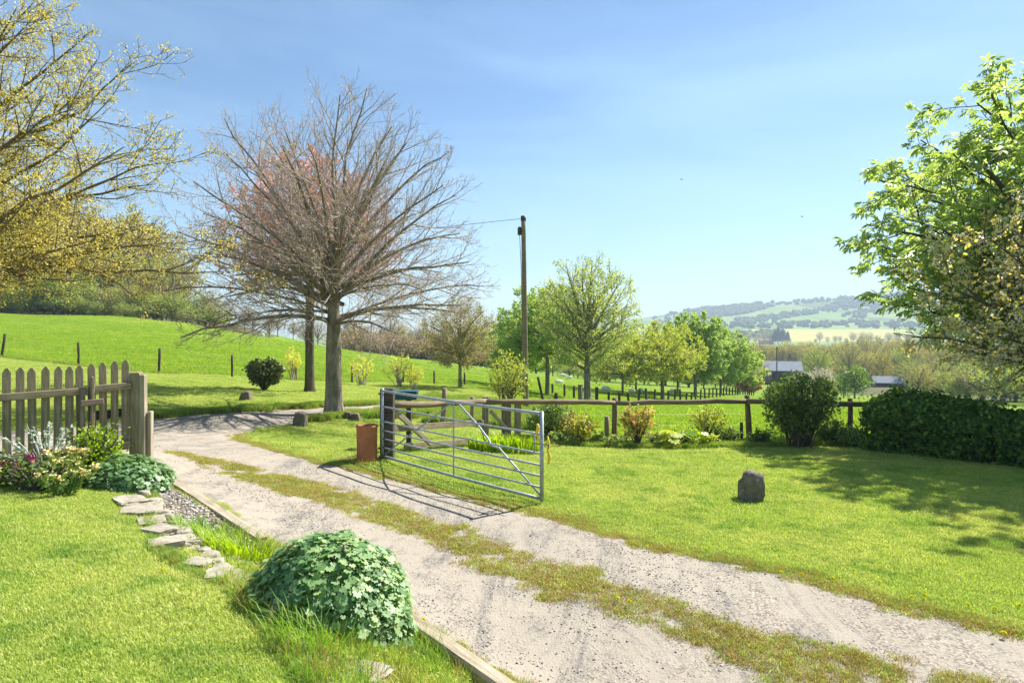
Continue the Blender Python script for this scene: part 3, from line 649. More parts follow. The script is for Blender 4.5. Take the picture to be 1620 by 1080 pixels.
# --- copper-leaved tree behind it
LV_COP = [dict(cnt=10, t0=.15, t1=.97, a0=25, a1=50, l0=.35, l1=.6, up=.02, wig=.08, n=6, taper=.45, rk=.014, rmin=.009),
          dict(cnt=7, t0=.15, t1=.98, a0=25, a1=50, l0=.3, l1=.55, up=0, wig=.1, n=4, taper=.3, rk=.012, rmin=.007)]
crown_tree('copper_tree', 'slim trunked tree with sparse copper red leaves behind the large bare tree', 'tree', G(490, 27), 9.6, 3.6, 3.4, .2, 34, LV_COP,
           {'foliage': dict(per=9, size=.105, mat='lf_copper')}, 'bark_dark', 'twig_pink', seed=5, e0=-10, clow=2.3, fork1=8.2, lift=.06)
# --- yellow-budded tree leaning in from the left
ob = np.array([-15.2, 14.5, h1(-15.2, 14.5)])
def to_local(px, py, D): return P(px, py, D)-ob
tg = [(300, 305, 14), (285, 340, 13), (262, 362, 12.5), (215, 385, 13.5), (240, 235, 14.5), (205, 130, 14), (150, 60, 13), (80, 15, 13), (255, 280, 12), (180, 200, 12.5),
      (120, 110, 15), (40, 60, 14), (-30, 20, 13), (60, 330, 11.5), (180, 330, 15.5), (100, 250, 16), (-40, 200, 11.5), (0, -60, 14), (-150, -80, 15),
      (-400, 100, 14), (-600, 250, 16), (-500, 0, 18), (-300, -100, 19), (-700, 350, 12), (-350, 350, 10), (-150, 100, 19), (30, 180, 18), (90, 370, 19), (-450, 380, 20), (-100, 300, 21), (200, 270, 17),
      (70, 160, 12.5), (10, 300, 13), (150, 380, 12), (-20, 120, 15), (230, 330, 14.5), (110, 50, 14.5)]
tg = np.array([to_local(a[0]-26*(a[0] > 150), a[1], a[2]) for a in tg]); rg_ = np.random.default_rng(4)
st = np.stack([rg_.normal(.2, .12, len(tg)), rg_.normal(0, .12, len(tg)), 2.0+2.9*np.clip((tg[:, 2]-2)/8, 0, 1)*rg_.uniform(.5, 1, len(tg))], -1)
LL = np.linalg.norm(tg-st, axis=1)
limb = limbs_to(rg_, st, tg, (.028+.062*(LL/LL.max())), .008, n=14, lift=-.03, wig=.11)
LV_OAK = [dict(cnt=17, t0=.2, t1=.99, a0=22, a1=52, l0=.13, l1=.28, up=.05, wig=.12, n=6, taper=.45, rk=.016, rmin=.009),
          dict(cnt=8, t0=.15, t1=1, a0=25, a1=60, l0=.28, l1=.55, up=.04, wig=.15, n=5, taper=.3, rk=.014, rmin=.006),
          dict(cnt=3, t0=.3, t1=1, a0=25, a1=60, l0=.3, l1=.6, up=.04, wig=.15, n=3, taper=.2, rk=.014, rmin=.005)]
def clump_extra(mat, per, size, jit): pass
tree('oak_tree', 'spreading tree with yellow green buds reaching in from the left edge', 'tree', ob, [(0, 0, -.2), (.05, 0, 1.2), (.15, 0, 2.6), (.2, 0, 5)], [.42, .36, .32, .14], limb, LV_OAK,
     {'foliage': dict(per=8, size=.044, mat='lf_oak', t0=.35, jit=.04)}, 'bark_oak', 'bark_oak', seed=9)
# --- chestnut on the right
cb = np.array([16.1, 18.6, h1(16.1, 18.6)]); 
LV_CH = [dict(cnt=8, t0=.3, t1=.98, a0=25, a1=55, l0=.24, l1=.45, up=.0, wig=.09, n=6, taper=.4, rk=.016, rmin=.012),
         dict(cnt=6, t0=.25, t1=1, a0=30, a1=60, l0=.3, l1=.6, up=.02, wig=.12, n=4, taper=.3, rk=.014, rmin=.008)]
crown_tree('chestnut_tree', 'large leafy green tree with broad drooping leaves rising over the hedge at the right edge', 'tree', cb, 11.0, 7.1, 2.4, .38, 84, LV_CH,
           {'foliage': dict(per=6, size=.24, mat='lf_chestnut', shape=PALM, up=2.2, hang=.2, t0=.3, jit=.08)}, 'bark_dark', 'bark_dark', seed=12, e0=-25, clow=1.7, fork1=7, lift=.04, wig=.09, coff=(0, -2), cry=8.4, lk=.3)
kb = np.array([11.75, 13.6, h1(11.75, 13.6)])
LV_CR = [dict(cnt=10, t0=.2, t1=.98, a0=25, a1=55, l0=.3, l1=.5, up=.0, wig=.1, n=6, taper=.4, rk=.014, rmin=.008),
         dict(cnt=7, t0=.2, t1=1, a0=30, a1=60, l0=.3, l1=.6, up=.0, wig=.12, n=4, taper=.3, rk=.012, rmin=.005)]
crown_tree('cherry_tree', 'smaller tree with bronze young leaves and pinkish blossom in front of the big green tree', 'tree', kb, 6.1, 3.75, 1.4, .13, 40, LV_CR,
           {'foliage': dict(per=4, size=.10, mat='lf_cherry', hang=.7), 'blossom': dict(per=4, size=.05, mat='lf_blossom', shape=PETAL, jit=.05)}, 'bark_dark', 'bark_dark', seed=14, e0=-25, clow=.9, fork1=3.4, lift=.05, wig=.09)

# --- row of young trees beyond the fence
def row_tree(px, D, top, cr, label, leafmat, per, size, seed, fork=1.7, nl=26, r=.18, e0=-24, clow=None, name='spring_tree', bark='bark', lv2=6, twig='bark', lift=.05):
    per = int(per*1.45+.5); b = G(px, D); h = (CZ-(top-HZ)/F*D)-b[2]
    lv = [dict(cnt=9, t0=.2, t1=.98, a0=22, a1=50, l0=.3, l1=.55, up=.04, wig=.09, n=5, taper=.4, rk=.014, rmin=.012),
          dict(cnt=lv2, t0=.2, t1=1, a0=25, a1=55, l0=.3, l1=.6, up=.03, wig=.1, n=4, taper=.3, rk=.012, rmin=.010)]
    return crown_tree(name, label, 'tree', b, h, cr, fork, r, nl, lv, {'foliage': dict(per=per, size=size, mat=leafmat, jit=.08)}, bark, twig, seed=seed, e0=e0, clow=clow, fork1=h*.62, lift=lift)
row_tree(929, 46, 398, 3.75, 'tall airy pale green tree with a visible forked trunk right of the utility pole', 'lf_pale', 6, .135, 21, fork=2.3, nl=36, r=.27, clow=1.9)
row_tree(866, 55, 448, 4.35, 'dark trunked leafy tree just right of and behind the utility pole', 'lf_green', 10, .2, 22, fork=3.0, nl=30, r=.2, clow=1.4)
row_tree(1048, 76, 508, 4.91, 'yellow green round tree with a short grey forked trunk in the field row', 'lf_lime', 10, .17, 23, fork=2.0, nl=32, r=.24, clow=.9)
row_tree(985, 74, 528, 5.34, 'low pale lime tree filling the gap right of the tall airy tree', 'lf_lime', 7, .19, 24, fork=1.6, nl=26, r=.15, clow=.7)
row_tree(1006, 84, 522, 4.76, 'pale lime tree whose thin trunk stands behind the low lime tree', 'lf_pale', 7, .19, 29, fork=2.2, nl=24, r=.15, clow=.9)
row_tree(1100, 88, 492, 4.63, 'tall narrow fresh green tree in the middle of the field row', 'lf_green', 14, .26, 25, fork=2.0, nl=34, r=.24, clow=.9)
row_tree(1072, 92, 525, 4.21, 'small yellow green tree beside the narrow fresh green tree', 'lf_lime', 9, .2, 30, fork=2.0, nl=22, r=.16, clow=.6)
row_tree(1140, 100, 522, 5.05, 'rounded leafy tree right of the narrow green tree', 'lf_green', 12, .27, 26, fork=1.8, nl=30, r=.2, clow=.5)
row_tree(1167, 112, 548, 4.76, 'last leafy tree at the right hand end of the field row', 'lf_pale', 12, .27, 27, fork=1.8, nl=28, r=.2, clow=.5)
row_tree(728, 40, 470, 2.4, 'small bronze tinged tree with a short trunk left of the utility pole', 'lf_bronze', 5, .09, 28, fork=1.1, nl=34, r=.13, e0=-35, clow=.7, lift=.1, twig='twig')
row_tree(825, 62, 500, 3.65, 'loose leafy tree half hidden behind the utility pole', 'lf_green', 8, .2, 31, fork=1.7, nl=24, r=.13, clow=1.0)
row_tree(1185, 120, 590, 2.2, 'small orange leaved tree at the end of the field row', 'lf_orange', 10, .25, 32, fork=1.0, nl=20, r=.12, clow=.5, name='orange_tree')

# --- shrubs
def shrub(name, label, cat, base, h, w, nst, leafs, seed, bark='bark_dark', lv=None, spread=.25, low=.15, depth=None, group=None, r=.018, lift=.1):
    rg = np.random.default_rng(seed+900); depth = depth or w
    d = sphere_dirs(rg, nst, -10, 88); tgt = np.array([0, 0, h*(.5+low/2)])+d*np.array([w/2, depth/2, h*(.5-low/2)])*rg.uniform(.8, 1, (nst, 1))
    stt = np.stack([rg.normal(0, spread*w*.3, nst), rg.normal(0, spread*depth*.3, nst), np.full(nst, -.03)], -1)
    limb = limbs_to(rg, stt, tgt, r*rg.uniform(.6, 1.2, nst), r*.3, lift=lift, wig=.09)
    lv = lv or [dict(cnt=7, t0=.25, t1=1, a0=25, a1=55, l0=.25, l1=.5, up=.05, wig=.1, n=5, taper=.4, rk=.014, rmin=.003), dict(cnt=5, t0=.25, t1=1, a0=25, a1=60, l0=.35, l1=.6, up=.05, wig=.1, n=4, taper=.3, rk=.012, rmin=.0025)]
    c = np.array([0, 0, h*.53]); R = np.array([w/2, depth/2, h*.5])
    return tree(name, label, cat, base, None, None, limb, lv, leafs, bark, bark, group, seed, (c, R*1.03))
shrub('shrub', 'rounded many stemmed green shrub growing in front of the rail fence', 'shrub', G(1265, 16), 1.72, 1.75, 46, {'foliage': dict(per=5, size=.06, mat='lf_bush', shape=OV, t0=.1, jit=.03)}, 41, low=.46, spread=.22, r=.02, lift=-.12)
shrub('camellia_bush', 'small dark glossy leaved bush on the grass bank beyond the lane', 'bush', G(418, 27), 1.2, 1.5, 16, {'foliage': dict(per=6, size=.1, mat='lf_camellia', shape=OV, t0=.1, jit=.04)}, 42, low=.4, spread=.1, r=.03, lift=-.1)
shrub('pole_shrub' if False else 'leafy_shrub', 'loose light green shrub in front of the foot of the utility pole', 'shrub', G(803, 27), 2.3, 1.7, 22, {'foliage': dict(per=3, size=.085, mat='lf_lime', t0=.1)}, 43, low=.15)
shrub('pieris_shrub', 'upright shrub with pinkish red young leaves right of the fence post', 'shrub', G(1008, 16.6), 1.05, .85, 12, {'foliage': dict(per=2, size=.075, mat='lf_pink', shape=OV, t0=.6), 'lower_leaves': dict(per=1, size=.06, mat='lf_lime', shape=OV)}, 44, low=.3, spread=.05)
shrub('red_shrub', 'low shrub with dark red and green leaves beside the leaning stub post', 'shrub', G(915, 16.6), .78, .9, 14, {'foliage': dict(per=1, size=.055, mat='lf_red', shape=OV, t0=.5), 'lower_leaves': dict(per=3, size=.06, mat='lf_lime', shape=OV)}, 45, low=.1)
shrub('green_shrub', 'sparse light green shrub in front of the sunlit pasture', 'shrub', G(1122, 17.6), .98, 1.0, 14, {'foliage': dict(per=2, size=.06, mat='lf_lime', shape=OV)}, 46, low=.2)
shrub('bramble_bush', 'small dark green bush between the iris clump and the red leaved shrub', 'bush', G(872, 17.2), .95, 1.2, 18, {'foliage': dict(per=7, size=.055, mat='lf_bush', shape=OV)}, 47, low=.05)
for i, (px, D, h, w, lab) in enumerate([(572, 37, 1.6, 1.5, 'pale yellow flowering shrub seen right of the trunk of the bare tree'), (632, 38, 1.8, 1.9, 'broad yellow flowering shrub above the end of the steel gate'),
                                        (655, 36, 1.3, 1.0, 'bright yellow flowering shrub right of the broad one'), (463, 36, 1.7, .9, 'thin yellow flowering shrub around a field post left of the copper tree')]):
    shrub('forsythia_bush', lab, 'bush', G(px, D), h, w, 14, {'blossom': dict(per=3, size=.07, mat='lf_forsythia', shape=PETAL)}, 50+i, low=.1, lv=[dict(cnt=4, t0=.3, t1=1, a0=15, a1=40, l0=.3, l1=.5, up=.05, wig=.1, n=5, rk=.014, rmin=.004), dict(cnt=3, t0=.3, t1=1, a0=20, a1=50, l0=.4, l1=.7, up=.05, wig=.1, n=4, rk=.012, rmin=.003)], group='yellow flowering shrubs along the field fence', bark='twig')
# low plants along the bed under the rail fence
for i, (px, D, h, w, mt, lab) in enumerate([
        (1045, 16.9, .42, .8, 'lf_green', 'low leafy plant right of the pieris shrub under the rail'), (1085, 16.8, .38, .8, 'lf_hedge', 'low dark leafy plant under the middle of the rail'),
        (1150, 16.9, .45, .7, 'lf_bush', 'dark rounded plant just left of the second round fence post'), (1205, 16.6, .4, .7, 'lf_bush', 'low dark plant between the second fence post and the many stemmed shrub'),
        (1320, 16.4, .62, .9, 'lf_bush', 'leafy undergrowth between the many stemmed shrub and the hedge'), (1345, 16.1, .5, .7, 'lf_green', 'light undergrowth at the left end of the hedge'),
        (950, 16.7, .35, .7, 'lf_green', 'low green plant at the foot of the first round fence post'), (985, 16.9, .3, .6, 'lf_green', 'low green plant between the fence post and the pieris shrub'),
        (890, 16.4, .35, .7, 'lf_green', 'low green plant left of the red leaved shrub'), (1120, 16.5, .3, .7, 'lf_lime', 'low yellow green plant in front of the sparse shrub')]):
    shrub('border_plant', lab, 'plant', G(px, D), h, w, 16, {'foliage': dict(per=4, size=.06, mat=mt, shape=OV, jit=.03)}, 60+i, low=.02, depth=.55, group='low plants under the rail fence')
# big-leaved plant
def big_leaf_plant(label, base, n, size, seed, mat='lf_lime'):
    rg = np.random.default_rng(seed); root = thing('rhubarb_plant', label, 'plant', base); a = rg.uniform(0, 6.28, n); r = rg.uniform(.05, .38, n); h = rg.uniform(.2, .42, n)
    tip = np.stack([np.cos(a)*r, np.sin(a)*r, h], -1); S = tip*np.array([.2, .2, 0]); limb = limbs_to(rg, S, tip, .008, .005, lift=.1)
    branch_obj('stems', [(limb[0], limb[1], 5)], M['lf_lime'], root)
    leaves('foliage', tip, np.stack([np.cos(a)*.5, np.sin(a)*.5, np.ones(n)], -1), size*rg.uniform(.7, 1.2, n), M[mat], root, LOBED, tip*np.array([1, 1, 0]), rg)
    return root
big_leaf_plant('broad leaved plant with pale shiny leaves under the rail', G(1062, 16.3), 22, .16, 1)
big_leaf_plant('broad leaved yellow green plant nearer the second fence post', G(1100, 16.4), 20, .13, 2, 'lf_iris')
# sword-leaved clump
def sword_clump(name, label, base, w, d, n, h0, h1_, mat, wid, seed, bend=.35, group=None, cat='plant'):
    rg = np.random.default_rng(seed); root = thing(name, label, cat, base, group); V = []; Fq = []; Ft = []
    for i in range(n):
        x0 = rg.uniform(-w/2, w/2); y0 = rg.uniform(-d/2, d/2)
        if (2*x0/w)**2+(2*y0/d)**2 > 1: continue
        a = math.atan2(y0/d, x0/w)+rg.normal(0, .8); dr = np.array([math.cos(a), math.sin(a), 0]); sd = np.array([-dr[1], dr[0], 0]); hh = rg.uniform(h0, h1_); b = bend*hh*rg.uniform(.3, 1.3); k = len(V)
        gz = h1(base[0]+x0, base[1]+y0)-base[2]
        for t, wk in ((0, .8), (.4, 1), (.75, .7)):
            c = np.array([x0, y0, gz+hh*(t-.12*t*t)])+dr*b*t*t; V += [c-sd*wid*wk/2, c+sd*wid*wk/2]
        V.append(np.array([x0, y0, gz+hh*.82])+dr*b*1.15); Fq += [[k, k+1, k+3, k+2], [k+2, k+3, k+5, k+4]]; Ft.append([k+4, k+5, k+6])
    link('leaves', new_mesh('leaves', np.array(V), [np.array(Fq), np.array(Ft)]), root, M[mat]); return root
sword_clump('iris_clump', 'clump of upright yellow green sword leaves behind the steel gate', G(800, 13.7), 1.5, .6, 620, .30, .50, 'lf_iris', .028, 1, .3)
sword_clump('grass_clump', 'bright arching grass clump nearest the big leafy mound beside the drive', np.array([-2.28, 5.72, h1(-2.28, 5.72)]), .62, .42, 700, .12, .26, 'lf_iris', .008, 2, .7)
sword_clump('grass_clump', 'finer green grass clump behind the bright arching one beside the stone edging', np.array([-2.72, 6.1, h1(-2.72, 6.1)]), .6, .4, 520, .10, .2, 'lf_rough', .008, 3, .7)
sword_clump('grass_clump', 'tall loose grass clump in front of the big leafy mound', np.array([-1.02, 3.62, h1(-1.02, 3.62)]), .55, .3, 150, .14, .32, 'lf_rough', .006, 4, .6)
sword_clump('thrift_clump', 'dense dark green spiky clump against the squared timber edging', np.array([-.62, 4.02, h1(-.62, 4.02)]), .52, .42, 1500, .07, .14, 'lf_rough', .006, 5, .35)

# --- hedge
def hedge():
    rg = np.random.default_rng(77); ax = [(8.35, 15.75), (9.0, 15.0), (9.9, 13.9), (11.0, 12.9), (12.6, 12.0)]
    root = thing('hedge', 'dark green clipped hedge along the right side of the lawn', 'hedge', (8, 15, h1(8, 15))); b = np.array(root.location)
    n = 36000; s = rg.uniform(0, 1, n)**.85*(len(ax)-1.001); i = s.astype(int); f = s-i; A = np.array(ax); c = A[i]*(1-f)[:, None]+A[i+1]*f[:, None]
    d = norm(A[i+1]-A[i]); nrm = np.stack([-d[:, 1], d[:, 0]], -1); a = rg.uniform(-.15, 1.15, n)*math.pi
    bul = 1+.22*(fbm(c[:, 0]+a*.6, c[:, 1], 1.6, 3)-.5)*2+.1*(vnoise(c[:, 0], a*3, 4, 2)-.5)
    rad = (1-.5*rg.uniform(0, 1, n)**3)*bul; hh = 1.2+.10*np.sin(s*2.1)+.12*(vnoise(c[:, 0], c[:, 1], 2.2, 9)-.5)
    u = np.cos(a)*.72*rad; z = np.maximum(np.sin(a), -.25)**1*hh*.52*rad+hh*.5; z = np.where(a < 0, rg.uniform(.0, hh*.55, n), z); z = np.where(a > math.pi, rg.uniform(.0, hh*.55, n), z)
    p = np.concatenate([c-nrm*u[:, None]*-1, z[:, None]], 1); p[:, 2] += H(p[:, 0], p[:, 1]); p[:, 2] += np.where(rg.uniform(size=n) < .05, rg.uniform(0, .22, n), 0)
    out = np.concatenate([nrm*np.cos(a)[:, None], np.sin(a)[:, None]], 1)
    leaves('foliage', p-b, out+rg.normal(0, .6, p.shape), .085*rg.uniform(.5, 1.25, n), M['lf_hedge'], root, OV, rg.normal(0, 1, p.shape)+np.array([0, 0, .4]), rg)
    m = 260; s = rg.uniform(0, len(ax)-1.001, m); i = s.astype(int); f = s-i; c = A[i]*(1-f)[:, None]+A[i+1]*f[:, None]+rg.normal(0, .16, (m, 2)); S = np.concatenate([c, H(c[:, 0], c[:, 1])[:, None]-.03], 1)
    Tt = S+np.stack([rg.normal(0, .25, m), rg.normal(0, .25, m), rg.uniform(.8, 1.3, m)], -1); lb = limbs_to(rg, S-b, Tt-b, .014, .004, lift=0)
    branch_obj('stems', [(lb[0], lb[1], 5)], M['bark_dark'], root)
hedge()

# --- mounds of lobed leaves
def mound(name, label, base, rx, ry, rz, n, size, mat, seed, cat='plant'):
    rg = np.random.default_rng(seed); root = thing(name, label, cat, base)
    d = sphere_dirs(rg, n, -12, 88)+rg.normal(0, .03, (n, 3)); d = norm(d); lay = rg.uniform(0, 1, n); sc1 = np.where(lay < .75, rg.uniform(.93, 1.04, n), rg.uniform(.6, .92, n))
    bmp = 1+.13*(fbm(d[:, 0]*2+5, d[:, 1]*2+d[:, 2]*2, 1.8, seed)-.5)*2
    p = d*np.array([rx, ry, rz])*(sc1*bmp)[:, None]; p[:, 2] = np.maximum(p[:, 2], .01)
    nr = norm(d/np.array([rx, ry, rz]))+np.array([0, 0, .55])+rg.normal(0, .30, (n, 3))
    al = np.stack([d[:, 0], d[:, 1], d[:, 2]*.2-.45], -1)+rg.normal(0, .35, (n, 3))
    leaves('foliage', p, nr, size*rg.uniform(.45, 1.3, n), M[mat], root, LOBED, al, rg)
    m = 90; dd = sphere_dirs(rg, m, 0, 88); lb = limbs_to(rg, dd*np.array([.06, .06, 0]), dd*np.array([rx, ry, rz])*.93, .006, .003, n=6, lift=.1)
    branch_obj('stems', [(lb[0], lb[1], 4)], M['lf_green'], root); return root
mb = np.array([-1.16, 4.28, h1(-1.16, 4.28)-.09])
mound('leafy_mound', 'large domed mound of dark green lobed leaves beside the drive', mb, .52, .52, .62, 8500, .031, 'lf_mound', 5)
mb2 = np.array([-4.15, 7.35, h1(-4.15, 7.35)])
mound('leafy_mound', 'paler spreading leafy mound by the end post of the picket fence', mb2, .46, .42, .34, 3200, .031, 'lf_mound2', 6)

# --- flower bed along the picket fence
def flowers(label, base, n, h, spread, pm, seed, name='wallflower'):
    rg = np.random.default_rng(seed); root = thing(name, label, 'flower', base)
    a = rg.uniform(0, 6.28, n); r = np.sqrt(rg.uniform(0, 1, n))*spread; tip = np.stack([np.cos(a)*r, np.sin(a)*r, h*rg.uniform(.65, 1.1, n)*(1-.3*(r/spread)**2)], -1)
    lb = limbs_to(rg, tip*np.array([.4, .4, 0]), tip, .005, .003, n=6, lift=.1); branch_obj('stems', [(lb[0], lb[1], 4)], M['lf_rough'], root)
    p, t = leaf_pts(rg, lb[0], 26, .1, .95, .02); leaves('foliage', p, rg.normal(0, 1, p.shape)+[0, 0, .3], .07*rg.uniform(.6, 1.2, len(p)), M['lf_bush'], root, RH, t+rg.normal(0, .8, p.shape), rg)
    q = np.repeat(tip, 14, 0)+rg.normal(0, .022, (n*14, 3)); leaves('blossom', q, rg.normal(0, .6, q.shape)+[0, -.4, .8], .028*rg.uniform(.7, 1.2, len(q)), M[pm], root, PETAL, None, rg)
gp = lambda x, y: np.array([x, y, h1(x, y)])
flowers('peach and orange wallflowers in the middle of the bed by the picket fence', gp(-4.55, 7.0), 15, .42, .26, 'lf_peach', 1)
flowers('lower orange wallflowers at the lawn side of the bed', gp(-4.35, 6.6), 9, .25, .22, 'lf_peach', 2)
flowers('small dark purple flowers left of the wallflowers', gp(-5.0, 6.9), 7, .3, .18, 'lf_purple', 3, 'purple_flower')
flowers('pale orange wallflowers nearer the left edge of the photo', gp(-5.3, 6.75), 6, .26, .25, 'lf_peach', 4)
shrub('bed_shrub', 'fresh green leafy plant in front of the picket gate latch', 'shrub', gp(-4.55, 7.5), .62, .5, 18, {'foliage': dict(per=4, size=.045, mat='lf_iris')}, 81, low=.3)
shrub('bed_shrub', 'low dark green undergrowth at the left edge of the flower bed', 'shrub', gp(-5.35, 6.9), .34, .9, 24, {'foliage': dict(per=4, size=.05, mat='lf_bush')}, 82, low=0, depth=.5)
shrub('bed_shrub', 'low dark green undergrowth below the wallflowers', 'shrub', gp(-4.7, 6.75), .3, .8, 24, {'foliage': dict(per=4, size=.05, mat='lf_bush')}, 83, low=0, depth=.4)
def woody_stump(base):
    rg = np.random.default_rng(8); root = thing('lavender_bush', 'woody shrub with bare brown stems and silvery shoots before the picket fence', 'shrub', base)
    n = 26; d = sphere_dirs(rg, n, 20, 80); tip = d*np.array([.3, .25, .36]); lb = limbs_to(rg, d*np.array([.08, .08, 0]), tip, .013, .006, lift=.05, wig=.12); branch_obj('stems', [(lb[0], lb[1], 5)], M['bark'], root)
    n = 16; d2 = sphere_dirs(rg, n, 35, 85); S = d2*np.array([.2, .2, .3]); T2 = S+d2*np.array([.35, .3, .32]); l2 = limbs_to(rg, S, T2, .007, .003, lift=.1, wig=.08); branch_obj('shoots', [(l2[0], l2[1], 4)], M['lf_silver'], root)
    p, t = leaf_pts(rg, l2[0], 16, .2, 1, .008); leaves('foliage', p, rg.normal(0, 1, p.shape), .045*rg.uniform(.5, 1.2, len(p)), M['lf_silver'], root, RH, t+rg.normal(0, .4, p.shape), rg)
woody_stump(gp(-4.95, 7.25))

# ------------------------------------------------------------------ timber picket fence and gate
def picket(parent, x0, z0, h, w=.086, th=.02, mat='wood', seed=0):
    rg = np.random.default_rng(seed); m = MB(); a = w/2; pk = a*1.3; c = .02
    pts = []
    for yy in (-th/2, th/2): pts += [(-a, yy, 0), (a, yy, 0), (a, yy, h-pk), (c*.5, yy, h), (-c*.5, yy, h), (-a, yy, h-pk)]
    fs = [(0, 1, 2, 3, 4, 5), (11, 10, 9, 8, 7, 6)]+[(i, i+6, (i+1) % 6+6, (i+1) % 6) for i in range(6)]
    m.poly(pts, fs); es = list(m.bm.edges); bmesh.ops.bevel(m.bm, geom=es, offset=.003, segments=1, affect='EDGES')
    # local x along the picket so the grain runs up it
    bmesh.ops.transform(m.bm, matrix=Matrix(((0, 0, 1, 0), (1, 0, 0, 0), (0, 1, 0, 0), (0, 0, 0, 1))), verts=m.bm.verts)
    o = m.build('picket', M[mat], parent, (x0, 0, z0)); o.matrix_local = Matrix.Translation((x0, 0, z0)) @ Matrix(((0, 1, 0, 0), (0, 0, 1, 0), (1, 0, 0, 0), (0, 0, 0, 1)))
    o.rotation_euler.rotate_axis('Z', rg.normal(0, .008)); return o
f0 = np.array([X(11, 7.9), 7.9]); f1 = np.array([X(198, 8.8), 8.8]); fd = (f1-f0)/np.linalg.norm(f1-f0); frz = math.atan2(fd[1], fd[0])
sp = np.linalg.norm(f1-f0)/10
zf = .0
pf = thing('picket_fence', 'weathered wooden picket fence left of the gate latch', 'fence', (*f0, 0), rz=frz)
for i in range(-9, 7): picket(pf, i*sp, zf+.02, 1.14+.006*math.sin(i*2.3), seed=i+20)
beam('rail', M['wood'], pf, (-9.4*sp, -.032, .80), (6.45*sp, -.032, .845), .042, .085)
beam('rail', M['wood'], pf, (-9.4*sp, -.032, .10), (6.3*sp, -.032, .13), .042, .085)
beam('post', M['wood_red'], pf, (6.02*sp, -.04, -.2), (6.02*sp, -.04, .86), .07, .055)
pg = thing('picket_gate', 'weathered wooden picket gate between the latch and the end post', 'gate', (*(f0+fd*sp*6.5), 0), rz=frz)
for i in range(4): picket(pg, (.5+i)*sp, .06, 1.12+.012*i, seed=i+40)
beam('rail', M['wood'], pg, (.2*sp, -.032, .865), (3.95*sp, -.032, .885), .042, .085)
beam('rail', M['wood'], pg, (.2*sp, -.032, .12), (3.9*sp, -.032, .14), .042, .085)
beam('back_rail', M['wood_dark'], pg, (.2*sp, .05, .52), (3.9*sp, .05, .54), .04, .11)
beam('latch_post', M['wood'], pg, (.35*sp, -.065, .02), (.35*sp, -.065, 1.02), .085, .03)
beam('latch_board', M['wood_red'], pg, (-.75*sp, -.10, .70), (1.3*sp, -.10, .71), .03, .075)
gpz = -.08
gpost = thing('gate_post', 'thick split timber post at the right end of the picket gate', 'post', (*(f0+fd*(sp*11.05)), gpz))
beam('post', M['wood'], gpost, (0, 0, -.3), (.0, 0, 1.13), .11, .13, .008)
beam('facing_board', M['wood_pale'], gpost, (.10, -.01, -.3), (.095, -.01, 1.10), .085, .07, .006)
beam('side_board', M['wood_pale'], gpost, (.165, .04, -.3), (.165, .04, .62), .08, .045, .006)

# ------------------------------------------------------------------ steel field gate standing open
gh = np.array([X(605, 11.3), 11.3]); ge = np.array([X(857, 8.8), 8.8]); gd = (ge-gh); GL = np.linalg.norm(gd); gd /= GL
zh = CZ-(721-HZ)/F*11.3; ze = CZ-(789-HZ)/F*8.8; grz = math.atan2(gd[1], gd[0])
sg = thing('steel_gate', 'galvanised seven bar steel field gate standing open across the grass', 'gate', (*gh, zh), rz=grz)
dz = ze-zh; zb = lambda s: dz*s/GL
bars = [0, .146, .293, .432, .583, .835, 1.1]
for k, hgt in enumerate(bars):
    r = .021 if k in (0, 6) else .0135
    pts = [(GL*t, 0, zb(GL*t)+hgt*(.98+.02*t)-.012*math.sin(math.pi*t)) for t in np.linspace(0, 1, 9)]
    if k == 4: pts = [(p[0], p[1], p[2]+(.012 if .5 < p[0]/GL < .65 else 0)) for p in pts]
    MB().tube(pts, r, 10).build('bar', M['galv'], sg)
MB().tube([(0, 0, -.02), (0, 0, 1.12)], .026, 12).build('stile', M['galv'], sg)
MB().tube([(GL, 0, dz-.03), (GL, 0, dz+1.13)], .026, 12).build('stile', M['galv'], sg)
sm = GL*.515
MB().box((sm, -.018, zb(sm)+.54), (.028, .007, 1.08)).build('upright', M['galv'], sg)
for a, b in (((sm, 0, zb(sm)+1.09), (.05, 0, .03)),):
    MB().tube([a, b], .0125, 8).build('brace', M['galv'], sg)
a = Vector((sm+.03, .02, zb(sm)+1.08)); b = Vector((GL-.03, .02, dz+.03))
k1 = a.lerp(b, .40)+Vector((0, .0, -.03)); k2 = a.lerp(b, .44)+Vector((.02, -.01, -.075)); k3 = a.lerp(b, .50)+Vector((.05, 0, -.02))
MB().tube([a, a.lerp(b, .3), k1, k2, k3, b], .0135, 8).build('brace', M['galv'], sg)
lt = MB(); lt.tube([(GL-.13, 0, dz+.60), (GL-.13, 0, dz+.84)], .012, 8); lt.build('latch_bracket', M['galv'], sg)
MB().tube([(GL-.17, 0, dz+.70), (GL+.12, .0, dz+.71), (GL+.12, .0, dz+.66)], .008, 8).build('latch', M['rust'], sg)
MB().tube([(-.02, 0, .12), (-.09, 0, .12)], .02, 8).build('hinge', M['rust'], sg)
MB().tube([(-.02, 0, 1.02), (-.09, 0, 1.02)], .02, 8).build('hinge', M['rust'], sg)
rp = thing('yellow_rope', 'frayed yellow rope hanging behind the latch end of the steel gate', 'rope', (*(ge+np.array([.02, .06])), ze))
rg_ = np.random.default_rng(5)
MB().tube([(-.07, 0, .96), (-.06, .02, .90), (-.08, .01, .84), (-.06, .0, .78), (-.045, .01, .72)], [.012, .028, .024, .018, .008], 7).build('rope_knot', M['yellow'], rp)
MB().tube([(.06, .0, .80), (.075, .01, .70), (.06, .0, .62), (.085, .01, .52), (.07, 0, .44)], [.008, .02, .014, .024, .012], 7).build('rope_tail', M['yellow'], rp)

